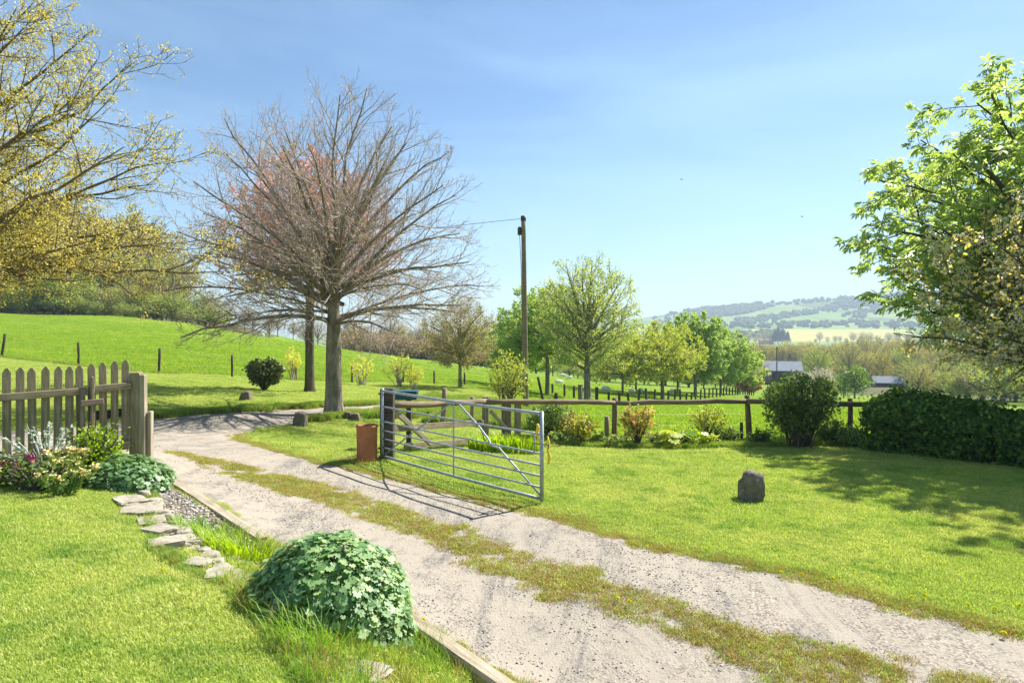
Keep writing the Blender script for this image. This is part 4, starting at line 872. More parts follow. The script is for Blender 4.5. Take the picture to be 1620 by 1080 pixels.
hp = thing('hinge_post', 'thick dark timber post carrying the steel gate', 'post', (X(613, 11.42), 11.42, h1(X(613, 11.42), 11.42)))
hz_ = hp.location.z
m = MB(); m.box((.0, 0, .5), (.22, .2, 1.3), bev=.015); o = m.build('post', M['wood_dark'], hp)
o.location.z = CZ-(614-HZ)/F*11.42-hz_-1.15

# terracotta pipe
def lathe(prof, k=40):
    m = MB(); rings = [[m.bm.verts.new((r*math.cos(2*math.pi*j/k), r*math.sin(2*math.pi*j/k), z)) for j in range(k)] for r, z in prof]
    for a_, b_ in zip(rings, rings[1:]):
        for j in range(k): f = m.bm.faces.new((a_[j], a_[(j+1) % k], b_[(j+1) % k], b_[j])); f.smooth = True
    return m
tx, ty = X(580.5, 11.2), 11.2; tz = h1(tx, ty)-.02; th_ = CZ-(672-HZ)/F*11.2-tz
tp = thing('terracotta_pipe', 'upright terracotta pipe standing in the grass beside the dark gate post', 'pipe', (tx, ty, tz))
lathe([(.165, -.05), (.168, .02), (.165, th_*.5), (.170, th_*.93), (.178, th_*.955), (.178, th_), (.150, th_+.002), (.145, th_-.05), (.143, .1), (.0, .1)]).build('pipe', M['terracotta'], tp)
# dead grass round its foot and rust-brown twigs
sword_clump('dead_grass_clump', 'brown withered grass round the foot of the terracotta pipe', gp(tx-.12, ty-.15), .75, .4, 420, .04, .13, 'lf_dry', .006, 7, .9)

# ------------------------------------------------------------------ wooden rail fence
rf = thing('rail_fence', 'wooden fence of round rails on posts between garden and pasture', 'fence', (X(972, 17), 17, h1(X(972, 17), 17)))
rb = np.array(rf.location); L_ = lambda px, py, D: tuple(P(px, py, D)-rb)
nodes = [(768, 634.5, 15.0), (802, 634.5, 15.4), (972, 635.5, 17.0), (1183, 633, 17.6), (1362, 638, 17.2)]
round_rail('rail', M['wood_rail'], rf, L_(618, 641, 11.9), L_(770, 635, 15.0), .062, 1)
round_rail('rail', M['wood_rail'], rf, L_(768, 635, 14.9), L_(972, 636, 16.88), .058, 2)
round_rail('rail', M['wood_rail'], rf, L_(970, 637, 16.88), L_(1185, 634.5, 17.48), .062, 3)
round_rail('rail', M['wood_rail'], rf, L_(1181, 634, 17.45), L_(1370, 640.5, 17.0), .065, 4)
def ppost(px, top, D, w, mat='wood_rail', lean=0, parent=rf, base=rb, rnd=False, name='post'):
    x_ = X(px, D); z0 = h1(x_, D); z1 = CZ-(top-HZ)/F*D
    if rnd: return round_rail(name, M[mat], parent, np.array([x_+lean, D, z0-.15])-base, np.array([x_, D, z1])-base, w/2, int(px), n=4)
    return beam(name, M[mat], parent, np.array([x_+lean, D, z0-.15])-base, np.array([x_, D, z1])-base, w, w*.9, .01)
ppost(972, 629, 17.0, .13, rnd=True); ppost(1182, 625, 17.6, .15, rnd=True, lean=.06); ppost(768, 627, 15.1, .16, 'wood')
ppost(801, 632, 15.5, .24, 'wood_rail'); ppost(819, 632, 15.5, .17, 'wood'); ppost(1345, 630, 17.2, .13, rnd=True)
beam('brace', M['wood_pale'], rf, L_(625, 650, 12.1), L_(682, 702, 12.9), .07, .09)
beam('brace', M['wood_pale'], rf, L_(776, 650, 15.0), L_(802, 678, 15.3), .06, .08)
beam('lower_rail', M['wood'], rf, L_(618, 678, 12.0), L_(764, 668, 14.95), .045, .12)
beam('lower_rail', M['wood'], rf, L_(640, 705, 12.4), L_(752, 697, 14.8), .05, .10)
for z_ in (655, 672, 688): MB().tube([L_(824, z_, 15.6), L_(972, z_+1, 16.95), L_(1183, z_-1, 17.55)], .0013, 4).build('wire', M['wire'], rf)
def lone(name, label, px, top, D, w, mat='wood_rail', lean=0, group=None, cat='post', rnd=True):
    x_ = X(px, D); b = np.array([x_, D, h1(x_, D)]); t = thing(name, label, cat, b, group); ppost(px, top, D, w, mat, lean, t, b, rnd); return t
lone('stub_post', 'short leaning grey stub post behind the red leaved shrub', 930, 664, 17.6, .10, 'wood', -.15)
lone('stub_post', 'short upright grey stub post left of the first round fence post', 960, 658, 17.7, .12, 'wood')
lone('timber_post', 'pale square post rising behind the middle of the steel gate', 703, 614, 18.5, .14, 'wood', -.05)
lone('timber_post', 'low post just left of the iris clump behind the rail', 747, 627, 19, .11, 'wood')
lone('timber_post', 'short dark post standing beyond the rail right of the twin plank posts', 880, 621, 27, .16, 'wood_dark')
lone('timber_post', 'dark stub in the plants left of the second round fence post', 1173, 668, 17.4, .08, 'wood_dark')
# letter box on its post
bx = G(641, 13.0); lb_ = thing('letter_box', 'dark teal box on a grey post behind the hinge post', 'box', bx); ztop = CZ-(618-HZ)/F*13.0-bx[2]
beam('post', M['wood_dark'], lb_, (.07, 0, -.1), (.07, 0, ztop-.15), .10, .09)
M['teal'] = flat_mat('teal_paint', (.012, .07, .085), .4, .15, 8)
MB().box((0, 0, ztop-.09), (.46, .3, .14), bev=.01).build('body', M['teal'], lb_)
MB().box((0, -.01, ztop-.005), (.50, .34, .024), bev=.006).build('lid', M['teal'], lb_)

# ------------------------------------------------------------------ field fence beyond the lane
GRPP = 'posts of the field fence on the bank'
for px, D, top, w, lean, lab in [(-60, 36, 520, .11, 0, None), (8, 36, 528, .13, -.22, 'leaning dark field post nearest the left edge'), (124, 34, 541, .12, 0, 'dark field post above the left half of the picket fence'),
        (253, 32, 551, .12, -.06, 'dark field post above the end of the picket gate'), (367, 33, 561, .11, 0, 'thin dark field post left of the camellia bush'), (468, 37, 569, .15, .02, 'brown field post between the camellia bush and the copper tree'),
        (557, 40, 577, .14, 0, 'dark field post behind the yellow shrubs right of the bare tree'), (628, 42, 579, .24, .1, 'thick dark field post behind the broad yellow shrub'), (638, 43, 586, .12, 0, 'thin black field post right of the thick one'),
        (687, 45, 586, .14, 0, 'dark field post midway between the yellow shrubs and the bronze tree'), (735, 46, 589, .12, 0, 'thin field post just right of the bronze tree trunk'), (776, 47, 597, .12, 0, 'short field post left of the utility pole')]:
    if lab is None: continue
    lone('fence_post', lab, px, top, D, w, 'wood_dark' if w < .14 else 'wood_rail', lean, GRPP)
fw = thing('wire_fence', 'thin wires strung along the posts of the field fence', 'wire', G(253, 32)); fb = np.array(fw.location)
fp = [(-60, 36), (8, 36), (124, 34), (253, 32), (367, 33), (468, 37), (557, 40), (638, 43), (687, 45), (735, 46), (776, 47)]
for hh in (.45, .8, 1.05): MB().tube([tuple(G(px, D)+np.array([0, 0, hh])-fb) for px, D in fp], .003, 3).build('wire', M['wire'], fw)
# posts right of the pole and running away down the hill
lone('leaning_post', 'thin leaning post right of the foot of the utility pole', 851, 596, 34, .14, 'wood_dark', .35)
for px, D, top, w, lab in [(874, 60, 607, .2, 'first thin post of the far fence left of the thick gate post'), (893, 57, 608, .18, 'second thin post of the far fence left of the thick gate post'), (908, 54, 610, .18, 'third thin post of the far fence beside the thick gate post')]:
    lone('fence_post', lab, px, top, D, w, 'wood_dark', 0, 'posts of the fence across the pasture')
lone('strainer_post', 'thick brown gate post left of the tall airy tree', 918, 608, 50, .34, 'wood_rail', 0, rnd=False)
lone('strainer_post', 'thick dark gate post right of the tall airy tree', 944, 612, 46, .22, 'wood_dark', 0, rnd=False)
fg = thing('field_gate', 'thin far metal gate hung between two thick posts behind the tall tree', 'gate', G(920, 49.5)); fgb = np.array(fg.location); e_ = G(942, 46.3)
for hh in (.2, .42, .64, .86, 1.15): MB().tube([(0, 0, hh), tuple(e_-fgb+np.array([0, 0, hh]))], .03, 5).build('bar', M['galv'], fg)
for k in (0, .5, 1): MB().tube([tuple((e_-fgb)*k+np.array([0, 0, .15])), tuple((e_-fgb)*k+np.array([0, 0, 1.2]))], .03, 5).build('upright', M['galv'], fg)
ORDP = 'first second third fourth fifth sixth seventh eighth ninth tenth eleventh twelfth thirteenth fourteenth fifteenth sixteenth seventeenth eighteenth nineteenth twentieth'.split(); ORDP += ['twenty-'+w for w in ORDP[:9]]+['thirtieth', 'thirty-first', 'thirty-second']
A_ = G(944, 46)[:2]; B_ = G(1192, 116)[:2]; n_ = 32; src = None
for i in range(1, n_+1):
    q_ = A_+(B_-A_)*(i/n_); zz = h1(*q_); r_ = np.random.default_rng(i)
    if src is None:
        src = thing('fence_post', 'small dark post, first after the thick gate post in the fence under the trees', 'post', (*q_, zz), 'posts of the long fence under the trees')
        beam('post', M['wood_dark'], src, (0, 0, -.2), (.02, 0, 1.15), .15, .15)
    else:
        c_o = copy_tree(src); c_o['label'] = 'small dark post, %s from the thick gate post in the fence under the trees' % ORDP[i-1]; c_o.location = (*q_, zz); c_o.scale.z = r_.uniform(.85, 1.12); c_o.rotation_euler = (r_.normal(0, .05), r_.normal(0, .05), r_.uniform(0, 3))

# ------------------------------------------------------------------ utility pole
ub = G(832, 30); up_ = thing('utility_pole', 'tall weathered wooden utility pole with a small black box near its top', 'pole', ub)
ht = CZ-(342-HZ)/F*30-ub[2]
lean_ = X(828, 30)-ub[0]
m = MB(); m.tube([(lean_*t, 0, ht*t-.2*(1-t)) for t in np.linspace(0, 1, 12)], [.135-.035*t for t in np.linspace(0, 1, 12)], 14); m.build('pole', M['wood'], up_)
MB().tube([(lean_, 0, ht-.22), (lean_, 0, ht+.01)], .115, 12).build('cap', M['cable'], up_)
zb_ = CZ-(366-HZ)/F*30-ub[2]
MB().tube([(lean_-.17, 0, zb_-.16), (lean_-.17, 0, zb_+.13), (lean_-.16, 0, zb_+.2)], [.085, .085, .05], 12).build('fuse_box', M['cable'], up_)
MB().tube([(lean_-.17, 0, zb_-.16), (lean_-.15, 0, zb_-.5), (lean_*.8-.125, 0, ht*.75), (-.14, 0, 2.6)], .012, 5).build('down_cable', M['cable'], up_)
tops = up_.location+Vector((lean_, 0, ht-.1))
for k, (ex, ey, ez, lab) in enumerate([(-62, 75, 13, 'thin overhead cable running left from the top of the utility pole'),]):
    cbn = MB(); cbn.tube([Vector((0, 0, 0)).lerp(Vector((ex, ey, ez))-tops, t)-Vector((0, 0, 4*1.6*t*(1-t))) for t in np.linspace(0, 1, 14)], .011, 4)
    tag(cbn.build('overhead_cable', M['cable'], None, tops), lab, 'cable')

# ------------------------------------------------------------------ stones
def rock(name, label, base, size, seed, mat='stone', rough=.16, flat=False, lean=0, group=None, rz=0, cat='stone', sub=3):
    rg = np.random.default_rng(seed); bm = bmesh.new(); bmesh.ops.create_cube(bm, size=1)
    bmesh.ops.subdivide_edges(bm, edges=bm.edges, cuts=5, use_grid_fill=True)
    for v in bm.verts:
        c = np.array(v.co); n = c/np.linalg.norm(c)*.62; k = .45 if not flat else .15; c = c*(1-k)+n*k
        w = rough*(vnoise(c[0]*1+c[2]*2, c[1]+c[2]*1.3, 2.1, seed)-.5)+rough*.5*(vnoise(c[0]+c[2]*3, c[1]*1.1, 5.3, seed+3)-.5)
        c = c*(1+w); tz = c[2]+.5; c[0] = c[0]*(1-.25*max(tz, 0)*(not flat))+lean*tz
        v.co = (c[0]*size[0], c[1]*size[1], (c[2]+.42)*size[2])
    me = bpy.data.meshes.new(name); bm.to_mesh(me); bm.free(); o = link(name, me, None, M[mat], base); o.rotation_euler = (0, 0, rz)
    if not flat: me.polygons.foreach_set('use_smooth', np.ones(len(me.polygons), bool))
    return tag(o, label, cat, group)
rock('standing_stone', 'weathered grey brown standing stone alone on the right lawn', G(1186, 9.75)-[0, 0, .02], (.36, .25, .46), 8, lean=.16, rough=.30)
for i, (px, D, w, h, lab) in enumerate([(474, 16.9, .34, .42, 'larger dark stone beside the lane left of the bare tree'), (505, 18.2, .22, .22, 'small low stone between the larger dark stone and the bare tree'),
        (550, 18.6, .24, .26, 'square topped stone just right of the bare tree trunk'), (562, 18.5, .26, .26, 'right hand one of the two stones beside the bare tree trunk'), (389, 21, .36, .36, 'pale stone at the edge of the bank left of the lane')]):
    rock('lane_stone', lab, G(px, D)-[0, 0, .06], (w, w*.8, h), 20+i, lean=.1 if i == 0 else .03, group='stones marking the edge of the lane')
# flat edging stones between the lawn and the bed
es_ = [(205, 778, .05, .34, .22, 'first flat edging stone touching the pale leafy mound'), (222, 790, .03, .38, .3, 'broad flat pale slab below the pale leafy mound'), (240, 806, .02, .30, .2, 'flat edging slab just past the broad pale slab'),
       (254, 822, .0, .26, .2, 'thick edging stone with a dark broken face'), (268, 822, -.02, .3, .22, 'flat edging stone towards the gravel beside the thick one'), (277, 838, 0, .28, .2, 'wide edging stone midway along the row'),
       (295, 850, -.03, .3, .16, 'long flat edging stone behind the rounded one'), (263, 842, .0, .24, .22, 'rounded pale edging stone nearest the lawn'), (300, 868, -.05, .18, .16, 'small rough edging stone above the grass clumps'),
       (312, 878, -.04, .2, .14, 'small thin edging stone beside the grass clumps'), (330, 888, -.04, .22, .15, 'layered edging stone left of the bright grass clump'), (345, 898, -.05, .22, .14, 'layered edging stone below the bright grass clump'),
       (362, 906, -.06, .2, .13, 'white broken edging stone before the brown grass'), (375, 918, -.08, .18, .13, 'last small edging stone by the dark side of the big mound'), (560, 1062, -.12, .34, .2, 'brown edging stone in the grass in front of the big mound')]
for i, (px, py, z, w, d, lab) in enumerate(es_):
    q_ = Q(px, py, z-.02); rock('edging_stone', lab, (q_[0], q_[1], h1(q_[0], q_[1])-.03), (w*.95, d*1.1, .085+.02*math.sin(i*3)), 60+i, 'slab', .22, True, rz=-.75+.5*math.sin(i*5), group='flat stones edging the lawn')
ORDS = 'first second third fourth fifth sixth seventh eighth ninth tenth eleventh twelfth thirteenth fourteenth fifteenth sixteenth seventeenth eighteenth'.split()
rgs = np.random.default_rng(31)
for i in range(18):
    f = (i+.5)/18; px = 212+(400-212)*f+rgs.normal(0, 3); py = 772+(922-772)*f**1.05+rgs.normal(0, 3)-7; q_ = Q(px, py, -.05); w = rgs.uniform(.10, .19)
    rock('rubble_stone', 'small rough stone packed between the flat edging stones, %s from the fence end' % ORDS[i], (q_[0], q_[1], h1(q_[0], q_[1])-.02), (w, w*rgs.uniform(.6, .9), .10), 200+i, 'slab', .3, False, rz=rgs.uniform(0, 3), group='small rubble stones among the edging')
# timber edging of the drive
te = [(-.02, 4.15), (-.34, 4.55), (-.78, 5.12)]
e0 = thing('timber_edging', 'pale cracked squared timber edging the drive in front of the big mound', 'timber', (.12, 3.98, h1(.12, 3.98)))
b0 = np.array(e0.location); pA = np.array([.17, 3.70, h1(.17, 3.7)+.08]); pB = np.array([-1.0, 5.12, h1(-1.0, 5.12)+.07])
beam('beam', M['wood_pale'], e0, pA-b0, pB-b0, .12, .13, .016)
e1_ = thing('timber_edging', 'long low timber board edging the drive beside the edging stones', 'timber', (-3.3, 7.4, h1(-3.3, 7.4))); b1 = np.array(e1_.location)
pts_ = [(-4.72, 8.72), (-3.75, 7.78), (-2.95, 6.95), (-2.35, 6.42)]
for (a, b), nm in zip(zip(pts_, pts_[1:]), ('board', 'board', 'board')):
    beam('board', M['wood_pale'], e1_, np.array([*a, h1(*a)+.015])-b1, np.array([*b, h1(*b)+.012])-b1, .12, .09, .008)

# ------------------------------------------------------------------ bed soil, gravel and wild grass in the bed
bxs = np.arange(-4.7, 1.0, .06); bys = np.arange(2.4, 8.6, .06); BX, BY = np.meshgrid(bxs, bys); bs = sd_poly(BX, BY, BED)+(fbm(BX, BY, 3, 31)-.5)*.12
okf = (bs[:-1, :-1] > .0) & (drive_sd((BX[1:, 1:]+BX[:-1, :-1])/2, (BY[1:, 1:]+BY[:-1, :-1])/2) < .05)
BZ = H(BX, BY)+.012+.02*(fbm(BX, BY, 6, 3)-.4)*np.clip(bs*6, 0, 1); nb = len(bxs); ib = (np.arange(len(bys)-1)[:, None]*nb+np.arange(nb-1)[None]); qd = np.stack([ib, ib+1, ib+nb+1, ib+nb], -1)[okf]
u_, inv_ = np.unique(qd, return_inverse=True)
tag(link('flower_bed', new_mesh('flower_bed', np.stack([BX, BY, BZ], -1).reshape(-1, 3)[u_], inv_.reshape(qd.shape), True), None, M['soil']), kind='structure')
# pebbles
def peb_mesh(s):
    bm = bmesh.new(); bmesh.ops.create_icosphere(bm, subdivisions=1, radius=.5); r = np.random.default_rng(s)
    for v in bm.verts: v.co = Vector((v.co.x*1.2, v.co.y*.9, v.co.z*.55))*(1+r.normal(0, .12))
    me = bpy.data.meshes.new('pebble'); bm.to_mesh(me); bm.free(); return me
def peb_mat(name, c):
    t = NT(name); oi = t.node('ShaderNodeObjectInfo'); k = t.ramp(oi.outputs['Random'], [(0, tuple(x*.6 for x in c)), (1, tuple(min(1, x*1.35) for x in c))]); t.col(k).rough(.9, .2); return t.m
col_peb = hidden_col('pebbles', [peb_mesh(i) for i in range(7)], [peb_mat('pebble_%d' % i, c) for i, c in enumerate([(.42, .38, .32), (.36, .32, .27), (.15, .155, .17), (.30, .27, .23), (.48, .44, .38), (.40, .36, .30), (.38, .34, .29)])])
x, y = sample(420000, -6, 6, 2.9, 11, lambda x, y: (drive_sd(x, y) > .02) & (strip_sd(x, y) < .05), seed=11)
ca, sa = math.cos(R_(-42)), math.sin(R_(-42)); al_ = x*ca+y*sa*1; ac_ = -x*sa+y*ca
rut = fbm(ac_*2.2, al_*.6, 1.0, 40); m = np.random.default_rng(8).uniform(size=len(x)) < np.clip((rut-.50)*4.5, .02, .7)*np.clip(1.5-y/9, .15, 1)*.30; x = x[m]; y = y[m]
scatter('gravel', pts_of(x, y, .002), 0.006+.018*np.random.default_rng(9).uniform(size=len(x))**2.5, col_peb, 'loose pale and slate grey gravel lying on the drive', 'gravel', .4, 9)
x, y = sample(42000, -4.7, 1, 2.6, 8.6, lambda x, y: bed_in(x, y), seed=12)
scatter('bed_gravel', pts_of(x, y, .02), .015+.03*np.random.default_rng(10).uniform(size=len(x))**2, col_peb, 'stony rubble between the edging stones and the timber board', 'gravel', .4, 10)
x, y = sample(60000, -4.2, 1, 2.5, 8, lambda x, y: (sd_poly(x, y, BED) > -.08) & (sd_poly(x, y, BED) < .05) & (drive_sd(x, y) < -.35) & (y < 7.3), seed=13)
scatter('rough_grass', pts_of(x, y), .35+.5*fbm(x, y, 3, 2), col_verge, 'rough unmown grass along the edging stones', 'grass', .25, 11)
x, y = sample(30000, -2.0, .9, 2.5, 4.9, lambda x, y: (sd_poly(x, y, BED) > -.05) & (drive_sd(x, y) < -.05), seed=14)
m = np.random.default_rng(11).uniform(size=len(x)) < .035; x = x[m]; y = y[m]
scatter('wild_grass', pts_of(x, y), .3+.45*fbm(x, y, 3, 2), col_long, 'long loose grass growing around the big leafy mound', 'grass', .3, 12)
x, y = sample(30000, -2.6, .9, 2.4, 5.4, lambda x, y: (sd_poly(x, y, BED) > -.02) & (drive_sd(x, y) < -.05) & ((y < 4.3) | (x < -1.75)), seed=24)
scatter('bed_grass', pts_of(x, y), .9+.9*fbm(x, y, 2.5, 5), col_short, 'short grass round the foot of the big leafy mound', 'grass', .25, 22)
# taller grass along fences and the bank
x, y = sample(30000, -45, 5, 26, 52, lambda x, y: np.abs(y-np.interp(azpx(x, y), FB_PX, FB_D)-.3) < .7, seed=15)
scatter('fence_grass', pts_of(x, y), 1.3+.9*fbm(x, y, .7, 5), col_verge, 'taller rough grass under the wire of the field fence', 'grass', .2, 13)
x, y = sample(40000, 0, 9, 14, 19, lambda x, y: (y > 16.1-.0*x) & (y < 17.5) & (x < 8.2), seed=16)
m = np.random.default_rng(12).uniform(size=len(x)) < .8; x = x[m]; y = y[m]
scatter('border_grass', pts_of(x, y), .8+1.3*fbm(x, y, 1.5, 5), col_verge, 'uncut grass along the foot of the rail fence', 'grass', .2, 14)
x, y = sample(30000, -4, 2, 19, 34, lambda x, y: (drive_sd(x, y) < -.2), seed=17)
m = (fbm(x, y, .6, 6) > .42); x = x[m]; y = y[m]
scatter('meadow_grass', pts_of(x, y), 1.5+2.2*fbm(x, y, .8, 5), col_verge, 'uneven long grass behind the rail fence by the lane', 'grass', .2, 15)
x, y = sample(200000, -10, 0, 13, 24, lambda x, y: (np.abs(drive_sd(x, y)+.12) < .16) & (y > np.interp(x, [-10, 0], [13.5, 22])), seed=18)
scatter('lane_grass', pts_of(x, y), 1.0+.9*fbm(x, y, 1.0, 5), col_verge, 'uneven grass along the far edge of the lane', 'grass', .2, 16)

# dandelions
ORD = 'first second third fourth fifth sixth seventh eighth ninth tenth eleventh twelfth thirteenth fourteenth fifteenth sixteenth seventeenth eighteenth nineteenth twentieth'.split()
ORD += ['twenty-'+w for w in ORD[:9]]+['thirtieth']+['thirty-'+w for w in ORD[:9]]
def dandelion(label, loc, sc1, rz, first=[None]):
    if first[0] is None:
        t = thing('dandelion', label, 'flower', loc, 'yellow dandelions along the drive'); MB().tube([(0, 0, 0), (.004, 0, .045)], .002, 5).build('stem', M['lf_rough'], t)
        rg = np.random.default_rng(2); n = 46; d = sphere_dirs(rg, n, 10, 88); leaves('flower_head', d*.006+np.array([.004, 0, .045]), np.cross(d, np.array([0.3, .2, 1])), .02, M['yflower'], t, RH, d, rg); first[0] = t
    else: t = copy_tree(first[0]); t.location = loc; t['label'] = label
    t.scale = (sc1,)*3; t.rotation_euler = (0, 0, rz)
dl = [(420, 797, 1), (392, 786, 0), (582, 812, 2), (612, 810, 2), (712, 841, 2), (893, 921, 1), (978, 946, 3), (995, 951, 3), (1023, 862, 3), (1118, 862, 2), (1236, 899, 3), (1268, 902, 3), (1318, 908, 3), (1392, 910, 2), (1442, 934, 2), (1462, 934, 4), (1532, 944, 2),
      (1588, 988, 3), (1612, 942, 3), (990, 766, 1), (1004, 797, 1), (1040, 822, 2), (576, 740, 1), (1277, 812, 1), (1290, 816, 1), (670, 990, 3), (257, 888, 2), (1028, 844, 2), (1575, 948, 2), (1350, 890, 2)]
for i, (px, py, s_) in enumerate(dl):
    q_ = Q(px, py, -.62 if px > 300 else 0); q_[2] = h1(q_[0], q_[1])
    dandelion('yellow dandelion in the grass by the drive, %s from the left' % ORD[sorted(a[0] for a in dl).index(px)], q_, .45+.14*s_, i*1.7)

# ------------------------------------------------------------------ sheep
def sheep(label, loc, rz, s, lying=False, first=[None]):
    if first[0] is None:
        t = thing('sheep', label, 'sheep', loc, 'sheep grazing in the pasture'); bm = bmesh.new()
        def ell(c, r, u=12, v=8): bmesh.ops.create_uvsphere(bm, u_segments=u, v_segments=v, radius=1, matrix=Matrix.Translation(c) @ Matrix.Diagonal((*r, 1)))
        ell((0, 0, .52), (.5, .24, .25)); ell((-.1, 0, .55), (.42, .25, .25)); ell((.5, 0, .45), (.18, .12, .15)); ell((.66, 0, .30), (.15, .08, .09)); ell((.62, .09, .36), (.03, .07, .03)); ell((.62, -.09, .36), (.03, .07, .03)); ell((-.52, 0, .45), (.05, .05, .13))
        for a in (-.32, .32):
            for b in (-.12, .12): bmesh.ops.create_cone(bm, cap_ends=True, segments=7, radius1=.03, radius2=.055, depth=.36, matrix=Matrix.Translation((a, b, .18)))
        me = bpy.data.meshes.new('body'); bm.to_mesh(me); bm.free(); me.polygons.foreach_set('use_smooth', np.ones(len(me.polygons), bool)); link('body', me, t, M['wool']); first[0] = t
    else: t = copy_tree(first[0]); t.location = loc; t['label'] = label
    t.rotation_euler = (0, 0, rz); t.scale = (s,)*3
for px, py, D, rz, lab in [(884, 609, 78, .3, 'white sheep left of the tall airy tree near the thin posts'), (901, 602, 98, 2.6, 'white sheep farther up the slope left of the tall airy tree'), (890, 600, 108, 0, 'farthest small sheep left of the tall airy tree'),
                           (958, 609, 82, 0, 'white sheep just right of the thick dark gate post'), (960, 615, 74, 3, 'nearer sheep right of the thick dark gate post'), (1000, 616, 80, .5, 'sheep beneath the low pale lime trees'),
                           (1063, 618, 88, 2, 'sheep right of the yellow green round tree'), (1015, 620, 84, 1.2, 'sheep between the trunks of the lime trees'), (414, 541, 97, 2.8, 'white sheep lying high on the slope left of the bare tree')]:
    g_ = G(px, D); sheep(lab, g_, rz, .85)
# birds
def bird(label, px, py, D, a):
    t = thing('bird', label, 'bird', P(px, py, D), 'small birds in the sky'); m = MB()
    m.tube([(-.14, 0, 0), (-.08, 0, .0), (0, 0, 0), (.09, 0, .01), (.13, 0, .01)], [.008, .03, .04, .03, .01], 7)
    m.poly([(.03, .03, .01), (-.05, .03, .01), (-.08, .26, .10), (-.02, .2, .09)], [(0, 1, 2, 3)]); m.poly([(.03, -.03, .01), (-.05, -.03, .01), (-.08, -.26, .10), (-.02, -.2, .09)], [(0, 1, 2, 3)])
    m.build('body', M['cable'], t); t.rotation_euler = (.2, 0, a)
bird('tiny dark bird in the sky above the row of trees', 1078, 284, 60, .5); bird('tiny dark bird in the sky left of the big green tree', 1269, 343, 70, 2)

# ------------------------------------------------------------------ distant trees, copied kinds
def far_kind(h, cr, mat, n, size, seed, bark='bark_far', clow=.12, shape=RH, nb=16, conical=False, trunk=.16):
    """a bushy tree seen from far off: trunk, boughs, many leaf clumps"""
    rg = np.random.default_rng(seed); root = bpy.data.objects.new('far_tree', None); ctr = np.array([0, 0, h*(.5+clow/2)]); Rr = np.array([cr, cr, h*(.5-clow/2)])
    d = sphere_dirs(rg, nb, -25, 88); tg = ctr+d*Rr*.85
    if conical: k = np.clip(1-(tg[:, 2]/h), .05, 1); tg[:, :2] *= k[:, None]*1.3
    st = np.stack([np.zeros(nb), np.zeros(nb), np.clip(tg[:, 2]*.45, h*.1, h*.5)], -1)
    lb = limbs_to(rg, st, tg, trunk*.35, .03, n=5, lift=.05); tp = trunk_poly([(0, 0, -.5), (0, 0, h*.3), (0, 0, h*.62)], [trunk, trunk*.8, trunk*.25])
    sub = spawn(rg, *lb, cnt=6, t0=.3, t1=1, a0=20, a1=50, l0=.3, l1=.5, up=.05, wig=.08, n=4, rk=.02, rmin=.03)
    V, Fq = tube_mesh([tp+(7,), lb+(4,), sub+(3,)]); m1 = new_mesh('trunk', V, Fq); m1.materials.append(M[bark])
    nc = nb*3; cc = sphere_dirs(rg, nc, -60, 90)*rg.uniform(.35, .85, (nc, 1)); q = rg.integers(0, nc, n); loc = norm(rg.normal(0, 1, (n, 3)))*rg.uniform(0, 1, (n, 1))**.4*rg.uniform(.22, .34)
    p = ctr+(cc[q]+loc)*Rr
    if conical: k = np.clip(1.05-(p[:, 2]/h), .04, 1); p[:, :2] *= (k*1.5)[:, None]
    z = norm(rg.normal(0, 1, p.shape)+np.array([0, 0, .5])); ref = rg.normal(0, 1, p.shape); y_ = norm(ref-z*(ref*z).sum(1, keepdims=True)); x_ = np.cross(y_, z); tv, tf = shape; s_ = size*rg.uniform(.5, 1.2, n)
    V = p[:, None]+s_[:, None, None]*(tv[None, :, 0:1]*x_[:, None]+tv[None, :, 1:2]*y_[:, None]+tv[None, :, 2:3]*z[:, None]); tf = np.array(tf); Fa = (np.arange(n)[:, None, None]*len(tv)+tf[None]).reshape(-1, tf.shape[1])
    m2 = new_mesh('crown', V.reshape(-1, 3), Fa); m2.materials.append(M[mat]); return m1, m2, h
def place_far(kind, label, x_, y_, h, group, cat='tree', name='distant_tree', rz=0, wid=1.0, zoff=0):
    m1, m2, h0 = kind; t = thing(name, label, cat, (x_, y_, h1(x_, y_)+zoff), group); s = h/h0; t.scale = (s*wid, s*wid, s); t.rotation_euler = (0, 0, rz)
    link('trunk', m1, t); link('crown', m2, t); return t
K = {'olive': [far_kind(9, 3.4, 'lf_olive', 2600, .26, 100+i) for i in range(3)], 'brown': [far_kind(9, 3.3, 'lf_brown', 2400, .2, 110+i) for i in range(3)], 'green': [far_kind(7, 3.2, 'lf_wgreen', 2600, .28, 120+i, clow=0) for i in range(3)],
     'gold': [far_kind(11, 4.4, 'lf_gold', 2300, .42, 130+i, clow=.0) for i in range(3)], 'tall': [far_kind(14, 3.0, 'lf_gold', 1500, .4, 140+i, clow=.3) for i in range(2)], 'conifer': [far_kind(14, 3.2, 'lf_conifer', 2400, .7, 150, conical=True, clow=.02)],
     'purple': [far_kind(9, 4.5, 'lf_purplebrown', 3000, .22, 160)], 'white': [far_kind(5, 3, 'lf_white', 2400, .25, 170, clow=0)], 'dark': [far_kind(6, 3, 'lf_hedge', 1800, .35, 180, clow=0)], 'hedge': [far_kind(3, 2.6, 'lf_wgreen', 900, .28, 190, clow=0)]}
rgf = np.random.default_rng(99)
